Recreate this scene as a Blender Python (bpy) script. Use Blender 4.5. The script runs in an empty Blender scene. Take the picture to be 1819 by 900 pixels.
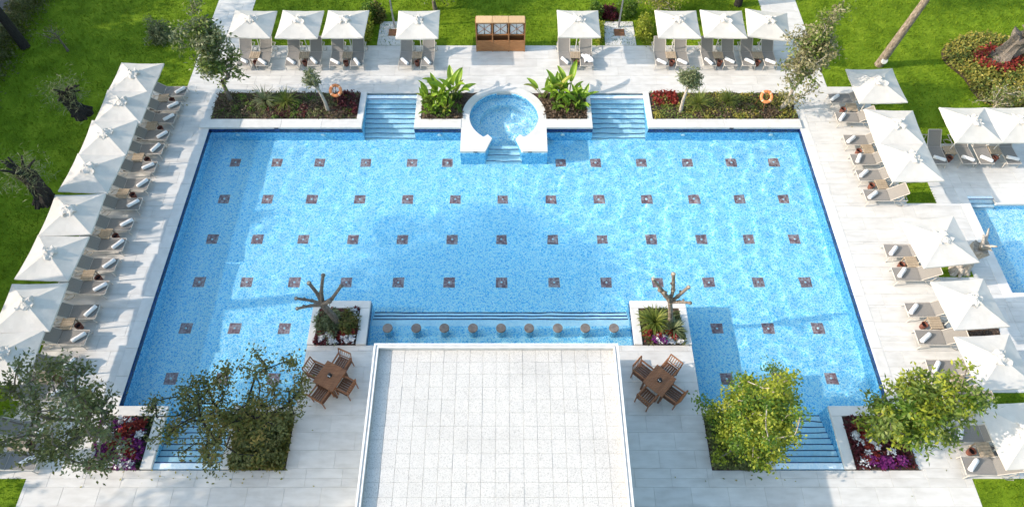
import bpy, bmesh, math, random
import numpy as np
from mathutils import Vector, Matrix

R = math.radians
PI = math.pi
rng = random.Random(7)
NR = np.random.default_rng(11)
sc = bpy.context.scene
COL = sc.collection

# ------------------------------------------------------------------ camera, world, sun, exposure
cam_d = bpy.data.cameras.new("camera")
cam_d.sensor_width = 36.0
cam_d.lens = 1187.0 / 1819.0 * 36.0
cam_d.shift_x = 10.5 / 1819.0
cam_d.clip_start, cam_d.clip_end = 0.5, 2000.0
cam = bpy.data.objects.new("camera", cam_d)
COL.objects.link(cam)
cam.location = (0, 0, 22.4)
cam.rotation_euler = (R(90 - 57.2), 0, 0)
sc.camera = cam

SUN_EL, SUN_AZ = R(28.0), R(6.0)          # the light travels towards +X and slightly +Y
w = bpy.data.worlds.new("World")
sc.world = w
w.use_nodes = True
nt = w.node_tree
bg = nt.nodes["Background"]
sky = nt.nodes.new("ShaderNodeTexSky")
sky.sky_type = 'NISHITA'
sky.sun_disc = False
sky.sun_elevation = SUN_EL
sky.sun_rotation = R(270) - SUN_AZ
sky.air_density, sky.dust_density, sky.ozone_density = 2.1, 3.0, 4.5
nt.links.new(sky.outputs[0], bg.inputs[0])
bg.inputs[1].default_value = 0.15
sun_d = bpy.data.lights.new("sun", 'SUN')
sun_d.energy = 2.45
sun_d.angle = R(0.55)
sun_d.color = (1.0, 0.865, 0.735)
sun_d.cycles.is_caustics_light = True                 # sunlight refracts through the pool's rippled surface
sun = bpy.data.objects.new("sun", sun_d)
COL.objects.link(sun)
sun.rotation_euler = Vector((math.cos(SUN_EL) * math.cos(SUN_AZ), math.cos(SUN_EL) * math.sin(SUN_AZ),
                             -math.sin(SUN_EL))).to_track_quat('-Z', 'Y').to_euler()
sun.location = (-40, 0, 30)
sc.view_settings.view_transform = 'Standard'
sc.view_settings.look = 'None'
sc.view_settings.exposure = 1.13
sc.view_settings.gamma = 1.0
sc.render.engine = 'CYCLES'
sc.cycles.max_bounces = 8
sc.cycles.diffuse_bounces = 3
sc.cycles.transparent_max_bounces = 12

# ------------------------------------------------------------------ materials
def nodes(name):
    m = bpy.data.materials.new(name)
    m.use_nodes = True
    t = m.node_tree
    return m, t, t.nodes["Principled BSDF"], t.nodes["Material Output"]

def N(t, typ, **kw):
    n = t.nodes.new(typ)
    for k, v in kw.items():
        setattr(n, k, v)
    return n

def ramp(t, stops, interp='LINEAR'):
    r = N(t, "ShaderNodeValToRGB")
    e = r.color_ramp.elements
    r.color_ramp.interpolation = interp
    while len(e) > 1:
        e.remove(e[-1])
    e[0].position, e[0].color = stops[0][0], (*stops[0][1], 1)
    for p, c in stops[1:]:
        x = e.new(p)
        x.color = (*c, 1)
    return r

def noise_mat(name, stops, scale=8.0, rough=0.7, detail=5.0, bump=0.0, bscale=None, stretch=None, spec=0.4,
              island=0.0, objrand=0.0, metallic=0.0, bdist=0.02, stain=0.0):
    """A plain surface: noise between the colour stops, optional relief, per-piece brightness."""
    m, t, p, o = nodes(name)
    L = t.links.new
    co = N(t, "ShaderNodeTexCoord")
    geo = N(t, "ShaderNodeNewGeometry")
    src = geo.outputs["Position"]
    if stretch:
        mp = N(t, "ShaderNodeMapping")
        mp.inputs["Scale"].default_value = stretch
        L(src, mp.inputs[0])
        src = mp.outputs[0]
    nz = N(t, "ShaderNodeTexNoise")
    nz.inputs["Scale"].default_value = scale
    nz.inputs["Detail"].default_value = detail
    L(src, nz.inputs["Vector"])
    cr = ramp(t, stops)
    L(nz.outputs["Fac"], cr.inputs[0])
    col = cr.outputs[0]
    if island or objrand:
        oi = N(t, "ShaderNodeObjectInfo")
        ad = N(t, "ShaderNodeMath", operation='ADD')
        L(geo.outputs["Random Per Island"], ad.inputs[0])
        L(oi.outputs["Random"], ad.inputs[1])
        fr = N(t, "ShaderNodeMath", operation='FRACT')
        L(ad.outputs[0], fr.inputs[0])
        mr = N(t, "ShaderNodeMapRange")
        a = max(island, objrand)
        mr.inputs["To Min"].default_value, mr.inputs["To Max"].default_value = 1 - a, 1 + a
        L(fr.outputs[0], mr.inputs[0])
        mx = N(t, "ShaderNodeMix", data_type='RGBA', blend_type='MULTIPLY')
        mx.inputs[0].default_value = 1.0
        L(col, mx.inputs["A"])
        L(mr.outputs[0], mx.inputs["B"])
        col = mx.outputs["Result"]
    if stain:                                          # old water marks and dirt, in patches of their own
        n3 = N(t, "ShaderNodeTexNoise")
        n3.inputs["Scale"].default_value = 0.55
        n3.inputs["Detail"].default_value = 9
        n3.inputs["Roughness"].default_value = 0.68
        L(geo.outputs["Position"], n3.inputs["Vector"])
        r3 = N(t, "ShaderNodeMapRange")
        r3.inputs["From Min"].default_value, r3.inputs["From Max"].default_value = .50, .72
        r3.inputs["To Min"].default_value, r3.inputs["To Max"].default_value = 1.0, 1.0 - stain
        L(n3.outputs["Fac"], r3.inputs[0])
        m3 = N(t, "ShaderNodeMix", data_type='RGBA', blend_type='MULTIPLY')
        m3.inputs[0].default_value = 1.0
        L(col, m3.inputs["A"])
        L(r3.outputs[0], m3.inputs["B"])
        col = m3.outputs["Result"]
    L(col, p.inputs["Base Color"])
    p.inputs["Roughness"].default_value = rough
    p.inputs["Specular IOR Level"].default_value = spec
    p.inputs["Metallic"].default_value = metallic
    if bump:
        n2 = N(t, "ShaderNodeTexNoise")
        n2.inputs["Scale"].default_value = bscale or scale * 3
        n2.inputs["Detail"].default_value = 6
        L(src, n2.inputs["Vector"])
        b = N(t, "ShaderNodeBump")
        b.inputs["Strength"].default_value = bump
        b.inputs["Distance"].default_value = bdist
        L(n2.outputs["Fac"], b.inputs["Height"])
        L(b.outputs[0], p.inputs["Normal"])
    return m

def leaf_mat(name, stops, trans=0.3, rough=0.5, spec=0.35, patch=0.6):
    """Foliage: every leaf its own tone, tone drifting through the plant, light passing through the blade."""
    m, t, p, o = nodes(name)
    L = t.links.new
    geo = N(t, "ShaderNodeNewGeometry")
    nz = N(t, "ShaderNodeTexNoise")
    nz.inputs["Scale"].default_value = 1.7
    nz.inputs["Detail"].default_value = 3
    L(geo.outputs["Position"], nz.inputs["Vector"])
    mx = N(t, "ShaderNodeMix", data_type='FLOAT')
    mx.inputs[0].default_value = 1 - patch
    L(nz.outputs["Fac"], mx.inputs["A"])
    L(geo.outputs["Random Per Island"], mx.inputs["B"])
    cr = ramp(t, stops)
    L(mx.outputs["Result"], cr.inputs[0])
    L(cr.outputs[0], p.inputs["Base Color"])
    p.inputs["Roughness"].default_value = rough
    p.inputs["Specular IOR Level"].default_value = spec
    tr = N(t, "ShaderNodeBsdfTranslucent")
    L(cr.outputs[0], tr.inputs["Color"])
    ms = N(t, "ShaderNodeMixShader")
    ms.inputs[0].default_value = trans
    L(p.outputs[0], ms.inputs[1])
    L(tr.outputs[0], ms.inputs[2])
    L(ms.outputs[0], o.inputs["Surface"])
    return m

def mosaic_mat(name, stops, cell=0.055, patch=0.45, rough=0.25):
    """Glass mosaic: one random tone per little tile, blended in drifts."""
    m, t, p, o = nodes(name)
    L = t.links.new
    geo = N(t, "ShaderNodeNewGeometry")
    def cells(c, off):
        a = N(t, "ShaderNodeVectorMath", operation='MULTIPLY_ADD')
        a.inputs[1].default_value = (1 / c,) * 3
        a.inputs[2].default_value = off
        L(geo.outputs["Position"], a.inputs[0])
        f = N(t, "ShaderNodeVectorMath", operation='FLOOR')
        L(a.outputs[0], f.inputs[0])
        wn = N(t, "ShaderNodeTexWhiteNoise", noise_dimensions='3D')
        L(f.outputs[0], wn.inputs[0])
        return wn.outputs["Value"]
    v1 = cells(cell, (0.37, 0.41, 0.53))
    v2 = cells(cell * 2.4, (0.17, 0.31, 0.23))
    mx = N(t, "ShaderNodeMix", data_type='FLOAT')
    mx.inputs[0].default_value = patch
    L(v1, mx.inputs["A"])
    L(v2, mx.inputs["B"])
    cr = ramp(t, stops)
    L(mx.outputs["Result"], cr.inputs[0])
    L(cr.outputs[0], p.inputs["Base Color"])
    p.inputs["Roughness"].default_value = rough
    return m

def water_mat(name, tint):
    m, t, p, o = nodes(name)
    t.nodes.remove(p)
    g = N(t, "ShaderNodeBsdfGlass")
    g.inputs["IOR"].default_value = 1.33
    g.inputs["Roughness"].default_value = 0.0
    g.inputs["Color"].default_value = (*tint, 1)
    t.links.new(g.outputs[0], o.inputs["Surface"])
    return m

def fabric_mat(name, c1, c2, trans=0.25, rough=0.85, objrand=0.03):
    m = noise_mat(name, [(0.3, c1), (0.7, c2)], scale=2.0, rough=rough, bump=0.12, bscale=60, objrand=objrand, bdist=0.01)
    t = m.node_tree
    p = t.nodes["Principled BSDF"]
    o = t.nodes["Material Output"]
    tr = N(t, "ShaderNodeBsdfTranslucent")
    t.links.new(p.inputs["Base Color"].links[0].from_socket, tr.inputs[0])
    ms = N(t, "ShaderNodeMixShader")
    ms.inputs[0].default_value = trans
    t.links.new(p.outputs[0], ms.inputs[1])
    t.links.new(tr.outputs[0], ms.inputs[2])
    t.links.new(ms.outputs[0], o.inputs["Surface"])
    return m

M = {}
M['deck'] = noise_mat('travertine_paving', [(0.3, (.56, .54, .505)), (0.55, (.64, .622, .59)), (0.75, (.69, .672, .64))], scale=1.6,
                      stretch=(1.0, 3.2, 1.0), rough=0.55, detail=8, bump=0.08, bscale=30, objrand=0.045, stain=.13)
M['grout'] = noise_mat('deck_grout', [(0.3, (.50, .485, .46)), (0.7, (.58, .565, .54))], scale=6, rough=0.9)
M['coping'] = noise_mat('pale_stone', [(0.3, (.61, .59, .555)), (0.7, (.71, .69, .655))], scale=3.0, rough=0.55, detail=8, bump=0.08,
                        bscale=25, objrand=0.04)
M['lawn'] = noise_mat('lawn_turf', [(0.25, (.075, .13, .006)), (0.5, (.135, .22, .011)), (0.75, (.215, .30, .020))], scale=1.1,
                      detail=12, rough=0.9, bump=0.8, bscale=22, spec=0.1, bdist=0.05)
M['grass'] = leaf_mat('grass_blades', [(0.2, (.085, .15, .006)), (0.5, (.165, .255, .012)), (0.8, (.26, .345, .026))], trans=0.35, rough=0.6, spec=0.2, patch=0.75)
M['asphalt'] = noise_mat('asphalt', [(0.3, (.12, .115, .125)), (0.7, (.18, .17, .18))], scale=14, rough=0.9, bump=0.3)
M['soil'] = noise_mat('dark_soil', [(0.3, (.045, .030, .022)), (0.6, (.10, .065, .045)), (0.8, (.17, .115, .08))], scale=14, rough=0.95, detail=8, bump=1.0, bscale=30, bdist=0.05)
M['mosaic'] = mosaic_mat('pool_mosaic', [(0.08, (.09, .45, .82)), (0.24, (.22, .64, .92)), (0.42, (.44, .80, .95)), (0.62, (.64, .89, .96)), (0.85, (.78, .93, .97))], cell=.034, patch=.24)
M['mosaic_wall'] = mosaic_mat('wall_mosaic', [(0.15, (.04, .32, .68)), (0.4, (.13, .53, .85)), (0.6, (.28, .70, .92)), (0.85, (.54, .84, .95))], cell=.04, patch=.28)
M['step_tile'] = mosaic_mat('step_tiles', [(0.2, (.68, .84, .92)), (0.5, (.77, .89, .94)), (0.8, (.84, .93, .96))], cell=0.05, patch=0.3)
M['navy'] = mosaic_mat('navy_tiles', [(0.2, (.004, .010, .065)), (0.6, (.010, .022, .12)), (0.9, (.03, .06, .24))], cell=0.075)
M['maroon'] = mosaic_mat('maroon_tiles', [(0.2, (.26, .10, .095)), (0.5, (.42, .19, .17)), (0.8, (.60, .37, .34))], cell=0.06)
M['white_tile'] = noise_mat('white_ceramic', [(0.4, (.82, .83, .84)), (0.7, (.88, .88, .88))], rough=0.3)
M['water'] = water_mat('pool_water', (.80, .945, .985))
M['water_shallow'] = water_mat('shallow_water', (.94, .985, .995))
M['canopy'] = fabric_mat('cream_canvas', (.69, .655, .605), (.75, .715, .665))
M['rib'] = noise_mat('pale_aluminium', [(0.4, (.62, .60, .56)), (0.6, (.70, .68, .64))], rough=0.4, metallic=0.2)
M['sling'] = noise_mat('taupe_mesh', [(0.3, (.205, .195, .185)), (0.7, (.255, .242, .228))], scale=40, rough=0.8, bump=0.3, bscale=160, objrand=0.06, bdist=0.005)
M['frame'] = noise_mat('champagne_frame', [(0.4, (.50, .46, .41)), (0.6, (.56, .52, .47))], rough=0.4)
M['towel'] = noise_mat('white_towel', [(0.3, (.74, .745, .76)), (0.7, (.82, .82, .83))], scale=20, rough=0.95, bump=0.6, bscale=90, bdist=0.01)
M['wicker'] = noise_mat('beige_wood', [(0.3, (.30, .235, .165)), (0.7, (.42, .335, .245))], scale=9, stretch=(4, 1, 1), rough=0.6, objrand=0.08)
M['pot'] = noise_mat('brown_pot', [(0.3, (.13, .045, .03)), (0.7, (.21, .075, .05))], scale=12, rough=0.5, objrand=0.15)
M['pot_in'] = noise_mat('dark_sand', [(0.3, (.020, .012, .012)), (0.7, (.045, .03, .03))], scale=40, rough=0.95)
M['teak'] = noise_mat('teak', [(0.3, (.19, .075, .030)), (0.55, (.28, .12, .052)), (0.8, (.36, .17, .08))], scale=5, stretch=(1, 7, 1), rough=0.5, detail=6, objrand=0.12)
M['teak_dark'] = noise_mat('dark_teak', [(0.3, (.10, .042, .020)), (0.8, (.20, .095, .05))], scale=6, stretch=(1, 6, 1), rough=0.55, objrand=0.12)
M['cab'] = noise_mat('cabinet_wood', [(0.3, (.30, .125, .045)), (0.55, (.40, .18, .07)), (0.8, (.48, .235, .10))], scale=4, stretch=(1, 1, 9), rough=0.45, detail=6, objrand=0.1)
M['cab_top'] = noise_mat('pale_cabinet_wood', [(0.3, (.52, .33, .17)), (0.8, (.66, .46, .26))], scale=4, stretch=(8, 1, 1), rough=0.45, objrand=0.08)
M['black'] = noise_mat('black_metal', [(0.4, (.02, .02, .022)), (0.6, (.03, .03, .03))], rough=0.5)
M['steel'] = noise_mat('steel', [(0.4, (.42, .43, .45)), (0.6, (.55, .56, .58))], rough=0.3, metallic=0.8)
M['roof_paver'] = noise_mat('pebble_paver', [(0.30, (.34, .33, .31)), (0.44, (.57, .55, .52)), (0.7, (.66, .64, .605))], scale=40, rough=0.9, detail=4, bump=0.7, bscale=50, objrand=0.018, bdist=0.02, stain=.12)
M['roof_base'] = noise_mat('roof_membrane', [(0.3, (.50, .50, .49)), (0.7, (.57, .57, .56))], scale=12, rough=0.9)
M['parapet'] = noise_mat('white_render', [(0.3, (.70, .70, .69)), (0.7, (.80, .80, .79))], scale=5, rough=0.7, detail=8)
M['parapet_grey'] = noise_mat('weathered_render', [(0.3, (.44, .44, .43)), (0.7, (.56, .56, .55))], scale=5, rough=0.8, detail=8)
M['concrete'] = noise_mat('grey_stone', [(0.3, (.13, .115, .105)), (0.7, (.23, .205, .19))], scale=9, rough=0.85, bump=0.3, objrand=0.08)
M['orange'] = noise_mat('orange_plastic', [(0.3, (.72, .22, .07)), (0.7, (.82, .30, .11))], rough=0.45)
M['pale_orange'] = noise_mat('faded_band', [(0.3, (.72, .46, .30)), (0.7, (.80, .56, .40))], rough=0.5)
M['bark'] = noise_mat('grey_bark', [(0.3, (.10, .085, .07)), (0.6, (.21, .18, .15)), (0.8, (.32, .285, .245))], scale=7, stretch=(3, 3, 1), rough=0.95, detail=8, bump=0.8, bdist=0.04)
M['bark_dark'] = noise_mat('dark_bark', [(0.3, (.012, .011, .010)), (0.7, (.045, .040, .035))], scale=8, stretch=(3, 3, 1), rough=0.95, detail=8, bump=0.9, bdist=0.05)
M['bark_pale'] = noise_mat('pale_bark', [(0.3, (.26, .23, .19)), (0.5, (.42, .375, .32)), (0.75, (.56, .51, .44))], scale=6, stretch=(3, 3, 1), rough=0.9, detail=8, bump=0.7, bdist=0.04)
M['bark_mid'] = noise_mat('mottled_bark', [(0.3, (.13, .10, .075)), (0.55, (.27, .22, .17)), (0.75, (.46, .39, .31))], scale=7, stretch=(2, 2, 1), rough=0.9, detail=8, bump=0.8, bdist=0.04)
M['cut'] = noise_mat('cut_wood', [(0.3, (.48, .36, .24)), (0.7, (.62, .52, .40))], scale=18, rough=0.85)
M['cut_white'] = noise_mat('sealed_cut', [(0.3, (.62, .61, .58)), (0.7, (.74, .73, .70))], scale=12, rough=0.8)
LEAF = {
    'olive': leaf_mat('olive_leaves', [(0.2, (.065, .080, .024)), (0.5, (.125, .145, .042)), (0.72, (.21, .22, .085)), (0.9, (.30, .26, .13))]),
    'brownolive': leaf_mat('brown_olive_leaves', [(0.2, (.075, .095, .018)), (0.5, (.14, .15, .03)), (0.7, (.22, .17, .045)), (0.9, (.32, .21, .075))]),
    'lime': leaf_mat('lime_leaves', [(0.2, (.12, .18, .016)), (0.45, (.25, .31, .026)), (0.7, (.40, .42, .05)), (0.9, (.54, .52, .12))], trans=0.4),
    'green': leaf_mat('mid_green_leaves', [(0.2, (.07, .12, .022)), (0.5, (.15, .22, .04)), (0.75, (.27, .31, .075)), (0.9, (.40, .39, .17))], trans=0.35),
    'grey': leaf_mat('grey_green_leaves', [(0.2, (.075, .105, .045)), (0.5, (.16, .195, .085)), (0.8, (.32, .34, .19))]),
    'dry': leaf_mat('dry_pale_leaves', [(0.2, (.13, .135, .05)), (0.5, (.26, .245, .12)), (0.8, (.42, .385, .24))]),
    'dark': leaf_mat('dark_needles', [(0.2, (.012, .025, .008)), (0.5, (.028, .05, .015)), (0.8, (.055, .08, .025))]),
    'fresh': leaf_mat('fresh_green', [(0.2, (.055, .12, .015)), (0.5, (.12, .22, .025)), (0.8, (.24, .33, .05))], trans=0.4),
    'ochre': leaf_mat('ochre_cover', [(0.2, (.12, .16, .026)), (0.45, (.27, .26, .045)), (0.7, (.44, .36, .075)), (0.9, (.56, .40, .12))]),
    'red': leaf_mat('red_leaves', [(0.2, (.13, .014, .014)), (0.5, (.27, .03, .022)), (0.8, (.42, .08, .05))]),
    'darkred': leaf_mat('dark_red_leaves', [(0.2, (.045, .010, .014)), (0.5, (.10, .016, .022)), (0.8, (.19, .03, .035))]),
    'brown': leaf_mat('brown_cover', [(0.2, (.07, .045, .03)), (0.5, (.15, .10, .065)), (0.8, (.27, .20, .13))]),
    'purple': leaf_mat('purple_petals', [(0.2, (.09, .012, .10)), (0.5, (.18, .02, .17)), (0.8, (.30, .05, .24))]),
    'white': leaf_mat('white_petals', [(0.2, (.60, .60, .62)), (0.8, (.82, .82, .82))], trans=0.2),
    'banana': leaf_mat('broad_leaf', [(0.2, (.08, .19, .014)), (0.5, (.17, .33, .03)), (0.8, (.34, .46, .05))], trans=0.4, rough=0.35, patch=0.4),
    'yellowleaf': leaf_mat('yellow_leaf', [(0.2, (.30, .33, .04)), (0.8, (.50, .48, .10))], trans=0.35),
    'palm': leaf_mat('palm_blades', [(0.2, (.08, .125, .02)), (0.5, (.17, .215, .035)), (0.8, (.33, .34, .08))], trans=0.35),
}

# ------------------------------------------------------------------ mesh helpers
class MB:
    """Collects shapes into one mesh."""
    def __init__(s):
        s.v, s.f, s.m, s.sm = [], [], [], []
    def add(s, vs, fs, mat=0, smooth=False):
        o = len(s.v)
        s.v += [tuple(q) for q in vs]
        for q in fs:
            s.f.append(tuple(o + i for i in q))
            s.m.append(mat)
            s.sm.append(smooth)
    def box(s, x0, x1, y0, y1, z0, z1, mat=0, bottom=True, T=None):
        vs = [Vector(q) for q in ((x0, y0, z0), (x1, y0, z0), (x1, y1, z0), (x0, y1, z0), (x0, y0, z1), (x1, y0, z1), (x1, y1, z1), (x0, y1, z1))]
        if T:
            vs = [T @ q for q in vs]
        fs = [(4, 5, 6, 7), (0, 1, 5, 4), (1, 2, 6, 5), (2, 3, 7, 6), (3, 0, 4, 7)]
        if bottom:
            fs.append((3, 2, 1, 0))
        s.add(vs, fs, mat)
        return s
    def bevbox(s, x0, x1, y0, y1, z0, z1, b=0.01, mat=0):
        """A box whose top edges are chamfered."""
        vs = [(x0, y0, z0), (x1, y0, z0), (x1, y1, z0), (x0, y1, z0), (x0, y0, z1 - b), (x1, y0, z1 - b), (x1, y1, z1 - b), (x0, y1, z1 - b),
              (x0 + b, y0 + b, z1), (x1 - b, y0 + b, z1), (x1 - b, y1 - b, z1), (x0 + b, y1 - b, z1)]
        fs = [(8, 9, 10, 11)]
        for i in range(4):
            j = (i + 1) % 4
            fs += [(i, j, 4 + j, 4 + i), (4 + i, 4 + j, 8 + j, 8 + i)]
        s.add(vs, fs, mat)
        return s
    def tube(s, pts, rad, n=6, mat=0, caps=True, smooth=True):
        pts = [Vector(q) for q in pts]
        if not isinstance(rad, (list, tuple)):
            rad = [rad] * len(pts)
        vs, fs = [], []
        up = None
        for i, q in enumerate(pts):
            d = (pts[min(i + 1, len(pts) - 1)] - pts[max(i - 1, 0)])
            d = d.normalized() if d.length > 1e-9 else Vector((0, 0, 1))
            if up is None:
                up = Vector((0, 0, 1)) if abs(d.z) < 0.9 else Vector((1, 0, 0))
            a = up - d * up.dot(d)
            a.normalize()
            up = a
            c = d.cross(a)
            for k in range(n):
                th = 2 * PI * k / n
                vs.append(q + (a * math.cos(th) + c * math.sin(th)) * rad[i])
        for i in range(len(pts) - 1):
            for k in range(n):
                k2 = (k + 1) % n
                fs.append((i * n + k, i * n + k2, (i + 1) * n + k2, (i + 1) * n + k))
        s.add(vs, fs, mat, smooth)
        if caps:
            s.add(vs[:n], [tuple(reversed(range(n)))], mat)
            s.add(vs[-n:], [tuple(range(n))], mat)
        return s
    def lathe(s, prof, n=16, mat=0, c=(0, 0, 0), smooth=True, T=None):
        """prof: (radius, z) from the bottom up."""
        vs, fs = [], []
        for r, z in prof:
            for k in range(n):
                th = 2 * PI * k / n
                q = Vector((c[0] + r * math.cos(th), c[1] + r * math.sin(th), c[2] + z))
                vs.append(T @ q if T else q)
        for i in range(len(prof) - 1):
            for k in range(n):
                k2 = (k + 1) % n
                fs.append((i * n + k, i * n + k2, (i + 1) * n + k2, (i + 1) * n + k))
        s.add(vs, fs, mat, smooth)
        return s
    def disc(s, r, z, n=16, mat=0, c=(0, 0), T=None):
        vs = [Vector((c[0] + r * math.cos(2 * PI * k / n), c[1] + r * math.sin(2 * PI * k / n), z)) for k in range(n)]
        if T:
            vs = [T @ q for q in vs]
        s.add(vs, [tuple(range(n))], mat)
        return s
    def grid(s, P, mat=0, smooth=True):
        nu, nv = len(P), len(P[0])
        vs = [q for row in P for q in row]
        fs = [(i * nv + j, (i + 1) * nv + j, (i + 1) * nv + j + 1, i * nv + j + 1) for i in range(nu - 1) for j in range(nv - 1)]
        s.add(vs, fs, mat, smooth)
        return s
    def mesh(s, name, mats):
        me = bpy.data.meshes.new(name)
        me.from_pydata(s.v, [], s.f)
        for q in (mats if isinstance(mats, (list, tuple)) else [mats]):
            me.materials.append(q)
        me.polygons.foreach_set("material_index", s.m)
        me.polygons.foreach_set("use_smooth", s.sm)
        me.update()
        return me
    def build(s, name, mats, parent=None, loc=None, rz=0.0):
        return link(name, s.mesh(name, mats), parent, loc, rz)

def link(name, me, parent=None, loc=None, rz=0.0):
    o = bpy.data.objects.new(name, me)
    COL.objects.link(o)
    if parent:
        o.parent = parent
    if loc:
        o.location = loc
    o.rotation_euler.z = rz
    return o

def tag(o, label=None, cat=None, group=None, kind=None):
    if label: o['label'] = label
    if cat: o['category'] = cat
    if group: o['group'] = group
    if kind: o['kind'] = kind
    return o

def thing(name, label, cat, loc=(0, 0, 0), rz=0.0, group=None):
    o = bpy.data.objects.new(name, None)
    o.empty_display_size = 0.2
    COL.objects.link(o)
    o.location = loc
    o.rotation_euler = (0, 0, rz)
    return tag(o, label, cat, group)

KIDS = {}
def copy_tree(o, parent=None):
    c = o.copy()
    COL.objects.link(c)
    if parent:
        c.parent = parent
    for ch in list(o.children):
        copy_tree(ch, c)
    return c

def struct(name, mb, mats, parent=None):
    o = mb.build(name, mats, parent)
    if parent is None:
        o['kind'] = 'structure'
    return o

def quads(name, V, mat, parent=None, smooth=False):
    """V: (n,4,3) array of loose quads joined as one foliage mesh."""
    n = len(V)
    me = bpy.data.meshes.new(name)
    me.vertices.add(n * 4)
    me.vertices.foreach_set("co", V.reshape(-1).astype(np.float32))
    me.loops.add(n * 4)
    me.loops.foreach_set("vertex_index", np.arange(n * 4, dtype=np.int32))
    me.polygons.add(n)
    me.polygons.foreach_set("loop_start", np.arange(0, n * 4, 4, dtype=np.int32))
    me.update(calc_edges=True)
    for q in (mat if isinstance(mat, (list, tuple)) else [mat]):
        me.materials.append(q)
    return link(name, me, parent)

def leaves_at(P, length, width, up=0.5, jitter=0.35, r=None):
    """Leaf blades (rhombs) at the points P, randomly turned; up biases the blades to lie flat."""
    r = r or NR
    n = len(P)
    d = r.normal(size=(n, 3))
    d[:, 2] = d[:, 2] * 0.6 + 0.1
    d /= np.linalg.norm(d, axis=1)[:, None]
    nrm = r.normal(size=(n, 3))
    nrm[:, 2] = np.abs(nrm[:, 2]) + up
    s = np.cross(d, nrm)
    s /= (np.linalg.norm(s, axis=1)[:, None] + 1e-9)
    k = 1 + jitter * r.uniform(-1, 1, size=(n, 1))
    L, W = d * length * k, s * width * k * 0.5
    dr = np.zeros((n, 3))
    dr[:, 2] = -0.15 * length
    return np.stack([P, P + L * 0.45 + W, P + L + dr, P + L * 0.45 - W], axis=1)

# ------------------------------------------------------------------ trees
def skeleton(root_pts, root_r, targets, tip=0.012, k=0.010, rs=None, bend=0.15):
    """Grow limbs from the trunk's top to every target; returns a mesh builder."""
    rs = rs or random.Random(3)
    pos = [Vector(p) for p in root_pts]
    par = [-1] + list(range(len(pos) - 1))
    fork = pos[-1]
    cand = list(range(max(0, len(pos) - 2), len(pos)))
    order = sorted(targets, key=lambda p: (Vector(p) - fork).length)
    for tgt in order:
        tgt = Vector(tgt)
        best, bi = 1e9, None
        for i in cand:
            dv = tgt - pos[i]
            c = dv.length + (0.25 * (pos[i] - fork).length) + (0.5 if dv.z < -0.1 else 0)
            if c < best:
                best, bi = c, i
        a = pos[bi]
        dv = tgt - a
        nseg = max(1, int(dv.length / 0.35))
        prev = bi
        for s in range(1, nseg + 1):
            f = s / nseg
            q = a + dv * f + Vector((rs.uniform(-1, 1), rs.uniform(-1, 1), rs.uniform(-1, 1))) * bend * 0.3 * dv.length * math.sin(PI * f)
            q.z += bend * 0.5 * dv.length * math.sin(PI * f) * 0.5
            pos.append(q)
            par.append(prev)
            prev = len(pos) - 1
            cand.append(prev)
    n = len(pos)
    cnt = [0] * n
    has = [False] * n
    for i in range(n):
        if par[i] >= 0:
            has[par[i]] = True
    for i in range(n - 1, -1, -1):
        if not has[i]:
            cnt[i] += 1
        if par[i] >= 0:
            cnt[par[i]] += cnt[i]
    nr = len(root_pts)
    top = max(cnt[nr - 1], 1)
    rad = []
    for i in range(n):
        if i < nr:
            rad.append(root_r[i])
        else:
            rad.append(max(tip, root_r[-1] * 0.95 * (cnt[i] / top) ** 0.5))
    mb = MB()
    mb.tube([pos[i] for i in range(nr)], [rad[i] for i in range(nr)], n=9)
    for i in range(nr, n):
        p = par[i]
        mb.tube([pos[p], pos[i]], [max(rad[i], min(rad[p], rad[i] * 1.25)), rad[i]], n=5, caps=False)
    return mb

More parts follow.
